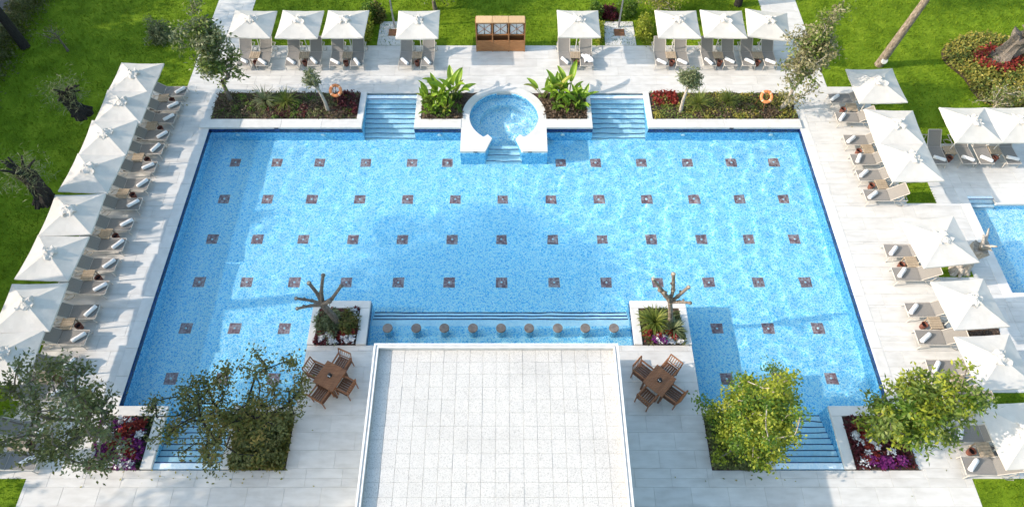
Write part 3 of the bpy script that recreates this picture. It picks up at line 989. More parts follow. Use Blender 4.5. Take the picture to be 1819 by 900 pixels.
pB = planter('bed of broad-leaved plants left of the round spa', (-3.89, -1.2, YF, YB),
             [(SL[1] + .002, SX - SO - .002, YK + .002, YF), (SL[1] + .002, -3.89, YF + .002, YB)], spa_side=-1)
cover(pB, (-3.85, -2.0, 21.7, 23.3), 2600, (.13, .05), 'brown', (.04, .2))
cover(pB, (-3.85, -2.1, 21.75, 23.2), 700, (.13, .06), 'fresh', (.06, .35), clumps=18, sig=.14)
pC = planter('bed of broad-leaved plants right of the round spa', (1.0, 3.71, YF, YB),
             [(SX + SO + .002, SRt[0] - .002, YK + .002, YF), (3.71, SRt[0] - .002, YF + .002, YB)], spa_side=1)
cover(pC, (1.75, 3.68, 21.7, 23.3), 2800, (.13, .05), 'brown', (.04, .2))
cover(pC, (2.2, 3.6, 22.2, 23.2), 600, (.13, .06), 'fresh', (.06, .35), clumps=14, sig=.14)
pD = planter('long green bed with an orange lifebuoy, right of the far right stairs', (6.70, WX1 + .05, YF, YB),
             [(SRt[1] + .002, WX1 + .07, YK + .002, YF), (SRt[1] + .002, 6.70, YF + .002, YB)])
cover(pD, (6.8, 13.3, 21.7, 23.36), 2200, (.11, .05), 'green', (.05, .24))
cover(pD, (6.8, 13.3, 21.7, 23.3), 2300, (.10, .05), 'ochre', (.05, .22), clumps=60, sig=.17)
cover(pD, (8.6, 12.6, 21.75, 22.6), 2600, (.10, .05), 'brown', (.05, .2), clumps=40, sig=.18)
cover(pD, (6.85, 7.9, 22.6, 23.3), 800, (.12, .06), 'red', (.1, .36), clumps=18, sig=.16, name='red_flowers')
pE = planter('square planter with a pollarded tree, left of the swim-up bar', (-7.03, -5.50, 10.46, 11.93),
             [(-7.288, -5.132, 11.932, 12.248), (-7.288, -7.03, 10.44, 11.93), (-5.50, -5.132, 10.44, 11.93)])
cover(pE, (-7.0, -5.55, 10.5, 11.9), 1500, (.12, .06), 'darkred', (.04, .2), clumps=40, sig=.12, name='red_flowers')
cover(pE, (-7.0, -5.6, 10.5, 10.85), 500, (.09, .07), 'white', (.1, .26), clumps=10, sig=.07, name='white_flowers')
cover(pE, (-5.9, -5.55, 11.4, 11.9), 130, (.09, .07), 'white', (.1, .26), clumps=3, sig=.07, name='white_flowers')
cover(pE, (-6.8, -5.6, 10.6, 10.95), 450, (.10, .06), 'red', (.1, .28), clumps=8, sig=.09, name='red_flowers')
pF = planter('square planter with a pollarded tree and palm, right of the swim-up bar', (4.99, 6.52, 10.46, 11.93),
             [(4.692, 6.798, 11.932, 12.248), (4.692, 4.99, 10.44, 11.93), (6.52, 6.798, 10.44, 11.93)])
cover(pF, (5.05, 6.5, 10.5, 11.9), 1500, (.12, .06), 'olive', (.04, .2), clumps=40, sig=.12)
cover(pF, (5.1, 6.45, 10.5, 10.8), 420, (.09, .07), 'white', (.1, .26), clumps=9, sig=.07, name='white_flowers')
cover(pF, (5.1, 6.4, 10.6, 10.95), 600, (.10, .06), 'red', (.1, .3), clumps=9, sig=.1, name='red_flowers')
cover(pF, (5.4, 5.9, 10.5, 10.8), 260, (.10, .06), 'purple', (.1, .3), clumps=4, sig=.1, name='purple_flowers')
pG = planter('near left bed of red, purple and white flowers under an olive tree', (-13.895, -12.06, 5.945, 7.75),
             [(-13.46, BL[0] - .002, 7.752, WY0 - .002), (-12.06, BL[0] - .002, 5.96, 7.75)])
cover(pG, (-13.8, -12.1, 6.0, 7.72), 2200, (.12, .06), 'dark', (.04, .16))
cover(pG, (-13.2, -12.3, 6.3, 7.6), 2000, (.10, .065), 'red', (.1, .3), clumps=34, sig=.11, name='red_flowers')
cover(pG, (-13.8, -12.15, 6.0, 7.6), 1700, (.10, .065), 'purple', (.1, .27), clumps=26, sig=.11, name='purple_flowers')
cover(pG, (-13.75, -12.15, 6.02, 7.65), 900, (.085, .07), 'white', (.12, .3), clumps=15, sig=.075, name='white_flowers')
cover(pG, (-13.7, -12.15, 6.02, 6.25), 420, (.085, .07), 'white', (.12, .3), clumps=7, sig=.07, name='white_flowers')
pH = planter('near right bed of red and white flowers under a leaning tree', (11.52, 13.60, 5.945, 7.75),
             [(BR[1] + .002, 13.328, 7.752, WY0 - .002), (BR[1] + .002, 11.52, 5.96, 7.75)])
cover(pH, (11.55, 13.5, 6.0, 7.72), 2600, (.12, .06), 'darkred', (.04, .18))
cover(pH, (11.8, 12.5, 6.2, 7.4), 700, (.10, .065), 'red', (.1, .3), clumps=15, sig=.09, name='red_flowers')
cover(pH, (11.6, 13.4, 6.02, 7.65), 420, (.085, .07), 'white', (.12, .3), clumps=12, sig=.075, name='white_flowers')
cover(pH, (11.7, 13.4, 6.02, 6.3), 500, (.10, .065), 'purple', (.1, .27), clumps=9, sig=.1, name='purple_flowers')
pI = planter('near left bed of dark clipped ivy beside the bar terrace', (-9.10, -7.292, 5.945, 7.75),
             [(BL[1] + .002, -7.292, 7.752, WY0 - .002), (BL[1] + .002, -9.10, 5.96, 7.75)])
cover(pI, (-9.09, -7.30, 5.95, 7.74), 6500, (.11, .065), 'brownolive', (.08, .46), name='ivy')
cover(pI, (-9.09, -7.30, 5.95, 7.74), 3200, (.11, .065), 'olive', (.12, .52), clumps=46, sig=.13, name='ivy')
pJ = planter('near right bed of dark ivy beside the bar terrace', (6.802, 8.6, 5.945, 7.75),
             [(6.802, BR[0] - .002, 7.752, WY0 - .002), (8.6, BR[0] - .002, 5.96, 7.75)])
cover(pJ, (6.81, 8.59, 5.95, 7.74), 7000, (.11, .065), 'olive', (.08, .44), name='ivy')
pK = planter('narrow bare gravel bed beside the right umbrellas', (16.8, 18.3, 10.62, 12.1), [], soil_z=.0)
cover(pK, (16.85, 18.25, 10.66, 12.05), 1100, (.07, .05), 'brown', (.01, .06))

# ------------------------------------------------------------------ the bar building
HZ = 3.8
BX0, BX1, BY0, BY1 = -4.0, 3.4, 0.6, 8.72
bar = thing('bar_building', 'flat white roof of the swim-up bar with square pavers, in the near middle', 'building', ((BX0 + BX1) / 2, 8.0, 0))
def rel(x, y): return x - bar.location.x, y - bar.location.y
def bpart(name, mat, x0, x1, y0, y1, z0, z1, parent=None, bev=0.0):
    a, c = rel(x0, y0)
    b, d = rel(x1, y1)
    mb = MB()
    (mb.bevbox(a, b, c, d, z0, z1, b=bev) if bev else mb.box(a, b, c, d, z0, z1))
    return mb.build(name, mat, parent or bar)
bpart('wall', M['parapet'], BX0 + .25, BX0 + .5, BY0 + .3, 8.3, 0, HZ - .55)
bpart('wall', M['parapet'], BX1 - .5, BX1 - .25, BY0 + .3, 8.3, 0, HZ - .55)
bpart('wall', M['parapet'], BX0 + .5, BX1 - .5, BY0 + .3, BY0 + .55, 0, HZ - .55)
bpart('counter', M['coping'], BX0 + .1, BX1 - .1, 9.1, 9.66, 0.0, 1.05, bev=.02)
roof = bpart('roof', M['roof_base'], BX0 + .02, BX1 - .02, BY0 + .02, BY1 - .02, HZ - .55, HZ - .262)
PW = .115
for x0, x1, y0, y1 in ((BX0, BX0 + PW, BY0, BY1), (BX1 - PW, BX1, BY0, BY1), (BX0 + PW, BX1 - PW, BY1 - PW, BY1), (BX0 + PW, BX1 - PW, BY0, BY0 + PW)):
    bpart('parapet', M['parapet_grey'], x0, x1, y0, y1, HZ - .6, HZ - .03)
e = .02
for x0, x1, y0, y1 in ((BX0 - e, BX0 + .035, BY0 - e, BY1 + e), (BX1 - .035, BX1 + e, BY0 - e, BY1 + e), (BX0 + .037, BX1 - .037, BY1 - .035, BY1 + e),
                       (BX0 + PW - .025, BX0 + PW + .012, BY0, BY1 - PW - .013), (BX1 - PW - .012, BX1 - PW + .025, BY0, BY1 - PW - .013), (BX0 + PW - .025, BX1 - PW + .025, BY1 - PW - .012, BY1 - PW + .025)):
    bpart('coping_strip', M['parapet'], x0, x1, y0, y1, HZ - .045, HZ, bev=.006)
rx0, rx1, ry0, ry1 = BX0 + PW, BX1 - PW, BY0 + PW, BY1 - PW
nx, ny = 18, 20
pw, ph_ = (rx1 - rx0) / nx, (ry1 - ry0) / ny
pav = MB().bevbox(-pw / 2 + .004, pw / 2 - .0018, -ph_ / 2 + .0018, ph_ / 2 - .0018, -.05, 0, b=.003).mesh('roof_paver', M['roof_paver'])
hid = MB()
for j in range(ny):
    for i in range(nx):
        cx, cy = rel(rx0 + pw * (i + .5), ry1 - ph_ * (j + .5))
        z = HZ - .215 + rng.uniform(-.004, .004)
        if j < 14:
            q = link('roof_paver', pav, roof, (cx, cy, z))
            q.rotation_euler = (rng.uniform(-.006, .006), rng.uniform(-.006, .006), rng.uniform(-.006, .006))
        else:
            hid.bevbox(cx - pw / 2 + .004, cx + pw / 2 - .004, cy - ph_ / 2 + .004, cy + ph_ / 2 - .004, z - .05, z, b=.006)
o = hid.build('roof_paver', M['roof_paver'], roof)
o['kind'] = 'stuff'

# stools standing in the water before the bar
ORD = ['first', 'second', 'third', 'fourth', 'fifth', 'sixth', 'seventh', 'eighth', 'ninth', 'tenth', 'eleventh', 'twelfth', 'thirteenth',
       'fourteenth', 'fifteenth', 'sixteenth', 'seventeenth', 'eighteenth', 'nineteenth', 'twentieth']
st0 = None
for k, px in enumerate((688, 739, 789, 840, 890, 940, 991, 1040, 1091)):
    x = (px - 899) / 1974 * 41.2
    lab = 'round grey bar stool in the water, %s from the left' % ORD[k]
    if st0 is None:
        st0 = thing('bar_stool', lab, 'bar stool', (x, 11.12, BZ), 0, 'bar stools in the water')
        MB().lathe([(.165, 0), (.165, .59)], n=18).build('column', M['mosaic_wall'], st0).cycles.is_caustics_receiver = True
        MB().lathe([(.17, .59), (.185, .605), (.185, .65), (.175, .665)], n=22).disc(.175, .665, n=22).build('seat', M['concrete'], st0)
    else:
        c = copy_tree(st0)
        c.location = (x, 11.12, BZ)
        c['label'] = lab

# ------------------------------------------------------------------ sun loungers
def make_lounger():
    o = thing('sun_lounger', '', 'sun lounger', (0, 0, 0), 0)
    w2, zf = .27, .33
    hy, ty, tz = .15, .72, .82                          # hinge, head of the back
    mb = MB()
    for s in (-1, 1):
        x = s * (w2 + .025)
        mb.tube([(x, -.82, zf), (x, hy + .72, zf)], .02, n=6)
        mb.tube([(x * .97, hy, zf + .02), (x * .97, ty, tz)], .016, n=6)
        mb.tube([(x, .55, zf), (x, .62, .60)], .012, n=5)
    mb.tube([(-w2 - .025, -.82, zf), (w2 + .025, -.82, zf)], .02, n=6)
    mb.tube([(-w2 - .025, hy + .72, zf), (w2 + .025, hy + .72, zf)], .018, n=6)
    mb.tube([(-w2, ty, tz), (w2, ty, tz)], .016, n=6)
    mb.build('frame', M['frame'], o)
    for s in (-1, 1):
        x = s * (w2 + .03)
        MB().tube([(x, -.70, zf), (x * 1.08, -.74, .16), (x * 1.1, -.76, 0)], .018, n=6).build('leg', M['frame'], o)
        MB().tube([(x, .50, zf), (x * 1.1, .72, .20), (x * 1.12, .86, .02), (x * 1.1, .66, 0.015), (x * 1.06, .42, .18), (x, .30, zf)], .016, n=6).build('leg', M['frame'], o)
    def sling(name, p0, p1, sag):
        P = []
        for i in range(7):
            u = -1 + 2 * i / 6
            row = []
            for j in range(6):
                f = j / 5
                y = p0[0] + (p1[0] - p0[0]) * f
                z = p0[1] + (p1[1] - p0[1]) * f - sag * (1 - u * u) * (0.4 + math.sin(PI * f))
                row.append((u * w2, y, z))
            P.append(row)
        mb = MB().grid(P)
        top = len(mb.v)
        mb.grid([[(x, y, z - .012) for x, y, z in reversed(row)] for row in P])
        return mb.build(name, M['sling'], o)
    sling('seat', (-.80, zf + .022), (hy, zf + .022), .018)
    sling('backrest', (hy + .015, zf + .03), (ty - .01, tz), .02)
    return o
LP = make_lounger()
def towel_mesh():
    mb = MB()
    n, prof = 14, []
    T = Matrix.Rotation(R(90), 4, 'Y')
    mb.lathe([(.062, -.25), (.074, -.24), (.078, -.12), (.074, 0), (.078, .12), (.074, .24), (.062, .25)], n=n, T=T)
    for sgn in (-1, 1):
        vs = [T @ Vector((.062 * math.cos(2 * PI * k / n), .062 * math.sin(2 * PI * k / n), sgn * .25)) for k in range(n)]
        mb.add(vs, [tuple(range(n)) if sgn > 0 else tuple(reversed(range(n)))])
        sp = []
        for k in range(22):
            a = k * .75
            r_ = .010 + .048 * k / 22
            sp.append(T @ Vector((r_ * math.cos(a), r_ * math.sin(a), sgn * .252)))
        mb.tube(sp, .006, n=4, caps=False)
    # the loose flap along the roll
    mb.box(-.235, .235, .03, .086, -.03, .012)
    return mb.mesh('rolled_towel', M['towel'])
TOW = towel_mesh()
first = [True]
def lounger(x, y, rz, label, group, towel=None, tgroup=None, trot=0.9):
    if first[0]:
        o, first[0] = LP, False
    else:
        o = copy_tree(LP)
    o.location = (x, y, 0)
    o.rotation_euler = (0, 0, rz + rng.uniform(-.035, .035))
    o['label'], o['group'] = label, group
    if towel:
        d = Matrix.Rotation(rz, 3, 'Z') @ Vector((rng.uniform(-.04, .04), -.56 + rng.uniform(-.05, .05), 0))
        t = link('rolled_towel', TOW, None, (x + d.x, y + d.y, .41), rz + trot + rng.uniform(-.25, .25))
        tag(t, towel, 'towel', tgroup)
    return o

# ------------------------------------------------------------------ side tables and pots
def make_table():
    o = thing('side_table', '', 'side table')
    for k in range(5):
        x = -.20 + .1 * k
        MB().bevbox(-.046, .046, -.23, .23, .37, .395, b=.004).build('slat', M['wicker'], o, (x, 0, 0))
    mb = MB()
    for s in (-1, 1):
        mb.box(-.23, .23, s * .19 - .015, s * .19 + .015, .33, .369)
    mb.build('frame', M['wicker'], o)
    for sx in (-1, 1):
        for sy in (-1, 1):
            MB().box(sx * .21 - .018, sx * .21 + .018, sy * .19 - .017, sy * .19 + .017, 0, .33).build('leg', M['wicker'], o)
    return o
TP = make_table()
def make_pot():
    o = thing('pot', '', 'pot')
    MB().lathe([(.055, 0), (.085, .03), (.105, .13), (.10, .17), (.112, .185), (.10, .19), (.088, .175), (.085, .12)], n=16).disc(.056, .001, n=16).build('bowl', M['pot'], o)
    MB().disc(.086, .13, n=16).build('sand', M['pot_in'], o)
    return o
PP = make_pot()
tfirst, pfirst = [True], [True]
def table(x, y, rz, label, plabel, group, pgroup):
    if tfirst[0]:
        o, tfirst[0] = TP, False
    else:
        o = copy_tree(TP)
    o.location, o.rotation_euler = (x, y, 0), (0, 0, rz + rng.uniform(-.06, .06))
    o['label'], o['group'] = label, group
    d = Matrix.Rotation(rz, 3, 'Z') @ Vector((rng.uniform(-.06, .06), -.34, 0))
    if pfirst[0]:
        p, pfirst[0] = PP, False
    else:
        p = copy_tree(PP)
    p.location, p.rotation_euler = (x + d.x, y + d.y, 0), (0, 0, rng.uniform(0, 3))
    p.scale = (1.15, 1.15, 1.55)
    p['label'], p['group'] = plabel, pgroup

# ------------------------------------------------------------------ umbrellas
def make_umbrella(seed):
    r = random.Random(seed)
    o = thing('sun_umbrella', '', 'umbrella')
    H, E, A = 2.24, 1.91, .985
    MB().tube([(0, 0, 0), (0, 0, H - .02)], .024, n=10).build('pole', M['rib'], o)
    MB().bevbox(-.25, .25, -.25, .25, 0, .06, b=.02).build('base', M['concrete'], o)
    MB().lathe([(.03, H - .14), (.055, H - .12), (.055, H - .04), (.03, H - .02)], n=12).build('hub', M['rib'], o)
    # canopy: four sagging panels between the corner ribs, one sheet with thickness and a short valance
    n = 14
    P = []
    for i in range(n + 1):
        row = []
        for j in range(n + 1):
            u, v = -1 + 2 * i / n, -1 + 2 * j / n
            q = max(abs(u), abs(v))
            z = H - (H - E) * (q ** 1.0)
            other = min(abs(u), abs(v)) / q if q > 1e-6 else 0
            sag = .055 * q * (1 - q * .55) * (1 - other ** 2) * 1.4
            z -= sag
            pull = 1 - .012 * (1 - other ** 2) * q            # edges curve in between the corners
            z += .004 * math.sin(9 * u + seed) * math.sin(8 * v)
            row.append((u * A * pull, v * A * pull, z))
        P.append(row)
    mb = MB()
    # faceted along the ridges: triangles split so that the diagonals stay sharp
    for i in range(n):
        for j in range(n):
            a, b, c, d = P[i][j], P[i + 1][j], P[i + 1][j + 1], P[i][j + 1]
            if (i < n / 2) == (j < n / 2):
                mb.add([a, b, c, d], [(0, 1, 2), (0, 2, 3)], 0, False)
            else:
                mb.add([a, b, c, d], [(0, 1, 3), (1, 2, 3)], 0, False)
    edge = [P[i][0] for i in range(n)] + [P[n][j] for j in range(n)] + [P[n - i][n] for i in range(n)] + [P[0][n - j] for j in range(n)]
    m = len(edge)
    low = [(x * 1.003, y * 1.003, z - .055 - .008 * math.sin(k * 1.7)) for k, (x, y, z) in enumerate(edge)]
    mb.add(edge + low, [(k, (k + 1) % m, m + (k + 1) % m, m + k) for k in range(m)], 0, False)
    mb.build('canopy', M['canopy'], o)
    # the wind vent: a small cap standing off the canopy with rumpled edges
    mb = MB()
    k = 14
    Q = []
    for i in range(k + 1):
        row = []
        for j in range(k + 1):
            u, v = -1 + 2 * i / k, -1 + 2 * j / k
            q = max(abs(u), abs(v))
            z = H + .075 - .13 * q
            z += (.045 * math.sin(5 * u + seed * 1.3 + 3 * v) + .035 * math.sin(7 * v - seed + 2.5 * u)) * q ** 1.5 + r.uniform(-.012, .012)
            row.append((u * .265 * (1 + .20 * math.sin(4 * v + seed)), v * .265 * (1 + .20 * math.sin(5 * u + seed * 2)), z))
        Q.append(row)
    mb.grid(Q, 0, False)
    mb.build('vent_cap', M['canopy'], o)
    MB().lathe([(.02, H + .07), (.035, H + .09), (.03, H + .13), (.005, H + .15)], n=10).build('finial', M['rib'], o)
    for q in range(8):
        a = q * PI / 4
        L = A * 1.40 if q % 2 else A * .94
        e = Vector((math.cos(a) * L, math.sin(a) * L, E - .03))
        if q % 2:
            pass
        MB().tube([(math.cos(a) * .05, math.sin(a) * .05, H - .09), tuple(e)], .010, n=5).build('rib', M['rib'], o)
    return o
UP = [make_umbrella(s) for s in (1, 4, 9, 13, 22)]
ufirst = [True] * 5
uc = [0]
def umbrella(x, y, label, group, rz=0.0, tilt=(0, 0), s=1.0):
    k = uc[0] % 5
    uc[0] += 1
    if ufirst[k]:
        o, ufirst[k] = UP[k], False
    else:
        o = copy_tree(UP[k])
    o.location = (x, y, 0)
    o.rotation_euler = (R(tilt[0] + rng.uniform(-1.3, 1.3)), R(tilt[1] + rng.uniform(-1.3, 1.3)), rz + rng.uniform(-.035, .035))
    o.scale = (s, s, 1)
    o['label'], o['group'] = label, group
    return o

# far row
far_umb = (-12.0, -9.67, -7.49, -4.11, 3.39, 8.05, 10.2, 12.2)
far_l = (-12.66, -11.69, -10.32, -9.24, -8.19, -7.19, -4.85, -3.77, 2.83, 3.88, 7.49, 8.49, 9.78, 10.78, 11.69, 12.72)
fg = 'umbrellas in the far row'
for k, x in enumerate(far_umb):
    lab = 'square cream umbrella in the far row, %s from the left' % ORD[k]
    umbrella(x, 25.98, lab, fg, rz=(-.12 if k == 7 else (-.03 if k == 6 else 0.03 * (k < 1))), tilt=((0, 2.5) if k in (0, 7) else (0, 0)))
for k, x in enumerate(far_l):
    spread = (k == 9)
    lounger(x, 25.73, 0.0, 'taupe sun lounger in the far row, %s from the left' % ORD[k], 'loungers in the far row',
            None if spread else 'rolled white towel on a far-row lounger, %s lounger from the left' % ORD[k], 'rolled towels on the far loungers', trot=-.8)
for k in range(8):
    x = (far_l[2 * k] + far_l[2 * k + 1]) / 2
    table(x, 25.62, 0, 'beige side table between far-row loungers under the %s umbrella from the left' % ORD[k],
          'brown pot before the side table under the %s far umbrella from the left' % ORD[k], 'side tables in the far row', 'pots in the far row')
# a loose towel thrown over one far lounger
P = []
for i in range(9):
    row = []
    for j in range(9):
        u, v = i / 8, j / 8
        row.append((-.20 + .42 * u + .03 * math.sin(5 * v), -.32 + .55 * v + .04 * math.sin(4 * u + 1), .365 + .05 * abs(math.sin(6 * u + 4 * v)) + rng.uniform(0, .03)))
    P.append(row)
mb = MB().grid(P)
mb.grid([[(x, y, z - .018) for x, y, z in reversed(row)] for row in P])
o = mb.build('loose_towel', M['towel'], None, (3.90, 25.42, 0), .2)
tag(o, 'crumpled white towel spread over a far-row lounger right of the towel cabinet', 'towel')

# left row
def lx(y): return -.026 * (23.2 - y)
left_y = (23.2, 22.22, 21.48, 20.46, 19.63, 18.61, 17.69, 16.63, 15.63, 14.63, 13.71, 12.68, 11.64, 10.61, 9.55, 8.50, 7.20, 6.15)
left_u = (22.36, 20.66, 18.91, 16.98, 14.95, 13.0, 10.95, 9.12)
for k, y in enumerate(left_u):
    umbrella(-16.22 + lx(y), y, 'square cream umbrella along the left lawn, %s from the far end' % ORD[k], 'umbrellas in the left row', s=.985,
             rz=rng.uniform(-.03, .03))
for k, y in enumerate(left_y):
    lounger(-15.72 + lx(y), y, R(90), 'grey mesh sun lounger in the left row, %s from the far end' % ORD[k], 'loungers in the left row',
            'rolled white towel on the %s left-row lounger from the far end' % ORD[k], 'rolled towels on the left loungers', trot=-.75)
left_t = [(left_y[2 * k] + left_y[2 * k + 1]) / 2 for k in range(9)]
for k, y in enumerate(left_t):
    table(-15.80 + lx(y), y, R(90), 'beige side table in the left row, %s from the far end' % ORD[k],
          'brown pot at the %s side table of the left row, from the far end' % ORD[k], 'side tables in the left row', 'pots in the left row')
# right row
right_u = (21.92, 19.41, 17.59, 13.76, 11.10, 8.93, 6.5)
right_l = (22.73, 21.52, 20.16, 19.06, 18.18, 17.10, 14.34, 13.28, 11.74, 10.59, 9.41, 8.40, 7.05, 5.98)
for k, y in enumerate(right_u):
    umbrella(16.13 + (.0 if k != 3 else -.1), y, 'square cream umbrella along the right deck, %s from the far end' % ORD[k], 'umbrellas in the right row',
             rz=(.0, .0, .0, .10, .05, .05, .05)[k], s=(1.05, 1.05, 1.05, 1.05, .98, .98, 1.05)[k])
for k, y in enumerate(right_l):
    lounger(15.75, y, R(-90), 'sunlit taupe lounger in the right row, %s from the far end' % ORD[k], 'loungers in the right row',
            'rolled white towel on the %s right-row lounger from the far end' % ORD[k], 'rolled towels on the right loungers', trot=-.7)
for k in range(7):
    y = (right_l[2 * k] + right_l[2 * k + 1]) / 2
    table(15.78, y, R(-90), 'beige side table in the right row, %s from the far end' % ORD[k],
          'brown pot at the %s side table of the right row, from the far end' % ORD[k], 'side tables in the right row', 'pots in the right row')
# the group above the small pool
for k, x in enumerate((19.34, 21.26)):
    umbrella(x, 19.6, 'square cream umbrella above the small pool, %s' % ('left of the pair' if k == 0 else 'right of the pair'), 'umbrellas by the small pool')
for k, x in enumerate((18.72, 19.92, 20.72, 21.85)):
    lounger(x, 19.62, 0.0, 'taupe sun lounger above the small pool, %s from the left' % ORD[k], 'loungers by the small pool',
            'rolled white towel on the %s lounger from the left by the small pool' % ORD[k], 'rolled towels by the small pool', trot=-.35)
for k, x in enumerate((19.32, 21.28)):
    table(x, 19.55, 0, 'beige side table by the small pool, %s' % ('left one' if k == 0 else 'right one'),
          'brown pot by the small pool, %s' % ('under the left umbrella' if k == 0 else 'under the right umbrella'), 'side tables by the small pool', 'pots by the small pool')

# ------------------------------------------------------------------ teak tables and chairs on the bar terrace
def make_chair():
    o = thing('dining_chair', '', 'chair')
    w2 = .25
    for k in range(6):
        x = -.20 + .08 * k
        MB().box(-.033, .033, -.22, .22, .43, .448).build('slat', M['teak_dark'], o, (x, 0, 0))
    mb = MB()
    mb.box(-w2, w2, -.25, -.222, .39, .45).box(-w2, w2, .222, .25, .39, .45)
    for s in (-1, 1):
        mb.box(s * w2 - .018, s * w2 + .018, -.22, .22, .39, .43)
    mb.build('seat_frame', M['teak_dark'], o)
    for s in (-1, 1):
        MB().box(s * w2 - .022, s * w2 + .022, -.27, -.225, 0, .64).build('leg', M['teak'], o)
        T = Matrix.Translation((s * w2, .24, 0))
        MB().tube([(s * w2, .25, 0), (s * w2, .25, .45), (s * w2, .33, .92)], .024, n=4, smooth=False).build('leg', M['teak'], o)
        MB().bevbox(s * w2 - .03, s * w2 + .03, -.28, .29, .64, .665, b=.006).build('armrest', M['teak'], o)
    MB().tube([(-w2, .33, .91), (w2, .33, .91)], .03, n=4, smooth=False).build('top_rail', M['teak'], o)
    MB().tube([(-w2, .262, .53), (w2, .262, .53)], .02, n=4, smooth=False).build('back_rail', M['teak'], o)
    for k in range(5):
        x = -.17 + .085 * k
        MB().tube([(x, .265, .54), (x, .325, .89)], .014, n=4, smooth=False).build('back_slat', M['teak'], o)
    return o
def make_dining():
    o = thing('dining_table', '', 'table')
    for k in range(9):
        x = -.36 + .09 * k
        MB().bevbox(-.0435, .0435, -.44, .44, .725, .75, b=.003).build('plank', M['teak'], o, (x, 0, 0))
    mb = MB()
    for s in (-1, 1):
        mb.box(-.36, .36, s * .36 - .015, s * .36 + .015, .64, .724)
        mb.box(s * .375 - .015, s * .375 + .015, -.34, .34, .64, .724)
    mb.build('apron', M['teak'], o)
    for sx in (-1, 1):
        for sy in (-1, 1):
            MB().box(sx * .37 - .03, sx * .37 + .03, sy * .37 - .03, sy * .37 + .03, 0, .722).build('leg', M['teak_dark'], o)
    return o
CH, DT = make_chair(), make_dining()
cf = df = True
for side, (x, y, a) in enumerate(((-6.08, 8.94, -27), (5.27, 8.77, -42))):
    sd = 'left' if side == 0 else 'right'
    T_ = DT if df else copy_tree(DT)
    df = False
    T_.location, T_.rotation_euler = (x, y, 0), (0, 0, R(a))
    tag(T_, 'square teak table on the terrace %s of the bar roof' % sd, 'table', 'teak dining tables')
    for k, nm in enumerate(('far right', 'far left', 'near left', 'near right')):
        ang = R(a + 90 * k + 90 - 0)
        d = Vector((-math.sin(R(a + 90 * k)), math.cos(R(a + 90 * k)), 0))
        c_ = CH if cf else copy_tree(CH)
        cf = False
        off = .60 + rng.uniform(-.02, .06)
        c_.location = (x + d.x * off, y + d.y * off, 0)
        c_.rotation_euler = (0, 0, R(a + 90 * k) + rng.uniform(-.06, .06))
        tag(c_, 'slatted teak armchair at the %s side of the table %s of the bar' % (nm, sd), 'chair', 'teak chairs round the tables')
    caddy = thing('table_caddy', 'small dark condiment caddy on the teak table %s of the bar' % sd, 'caddy', (x, y, .751), R(a), 'table centrepieces')
    MB().lathe([(.07, 0), (.085, .02), (.08, .03)], n=14).disc(.078, .022, n=14).build('tray', M['black'], caddy)
    MB().lathe([(.035, .02), (.042, .05), (.040, .12), (.03, .13)], n=10, c=(.0, .03, 0)).disc(.031, .13, n=10, c=(0, .03)).build('jar', M['black'], caddy)
    for s in (-1, 1):
        MB().lathe([(.018, .02), (.02, .07), (.012, .085)], n=8, c=(.03 * s, -.035, 0)).disc(.012, .085, n=8, c=(.03 * s, -.035)).build('shaker', M['white_tile'], caddy)

# ------------------------------------------------------------------ towel cabinet
cabx, caby, CW, CD, CHh = -.27, 26.52, 2.34, .44, 1.72
cb = thing('towel_cabinet', 'three-bay wooden towel cabinet with crossed lattice fronts on the far deck', 'cabinet', (cabx, caby, 0))
for k in range(4):
    x = -CW / 2 + CW * k / 3
    MB().box(x - .03, x + .03, -CD / 2, CD / 2, 0, CHh).build('side_panel' if k in (0, 3) else 'divider', M['cab'], cb)
MB().box(-CW / 2 + .031, CW / 2 - .031, CD / 2 - .025, CD / 2 - .001, .02, CHh).build('back_panel', M['cab'], cb)
for k in range(3):
    x0, x1 = -CW / 2 + CW * k / 3 + .032, -CW / 2 + CW * (k + 1) / 3 - .032
    MB().bevbox(x0 - .022, x1 + .022, -CD / 2 - .03, CD / 2 + .03, CHh + .001, CHh + .035, b=.006).build('top_board', M['cab_top'], cb)
    MB().bevbox(x0, x1, -CD / 2 + .005, -CD / 2 + .03, .03, .68, b=.004).build('lower_door', M['cab'], cb)
    MB().box(x0, x1, -CD / 2 + .04, CD / 2 - .03, .30, .325).build('shelf', M['cab'], cb)
    MB().box(x0, x1, -CD / 2 + .01, CD / 2 - .03, .985, 1.01).build('shelf', M['cab'], cb)
    yb = -CD / 2 + .015
    d = MB().box(x0, x1, yb - .012, yb + .012, 1.655, 1.70).build('lattice_frame', M['cab'], cb)
    MB().tube([(x0, yb - .005, 1.04), (x1, yb - .005, 1.65)], .016, n=4, smooth=False).build('lattice_bar', M['teak_dark'], cb)
    MB().tube([(x1, yb + .012, 1.04), (x0, yb + .012, 1.65)], .016, n=4, smooth=False).build('lattice_bar', M['cab'], cb)
    ts = thing('towel_stack', 'folded white towels behind the %s lattice of the cabinet' % ('left', 'middle', 'right')[k], 'towels', (cabx + (x0 + x1) / 2, caby, 1.012), 0, 'towel stacks in the cabinet')
    for c_ in range(2):
        for l_ in range(7):
            cxx = -.16 + .33 * c_ + rng.uniform(-.012, .012)
            MB().bevbox(cxx - .15, cxx + .15, -.15 + rng.uniform(-.01, .01), .16, .003 + l_ * .085, .083 + l_ * .085, b=.03).build('folded_towel', M['towel'], ts)

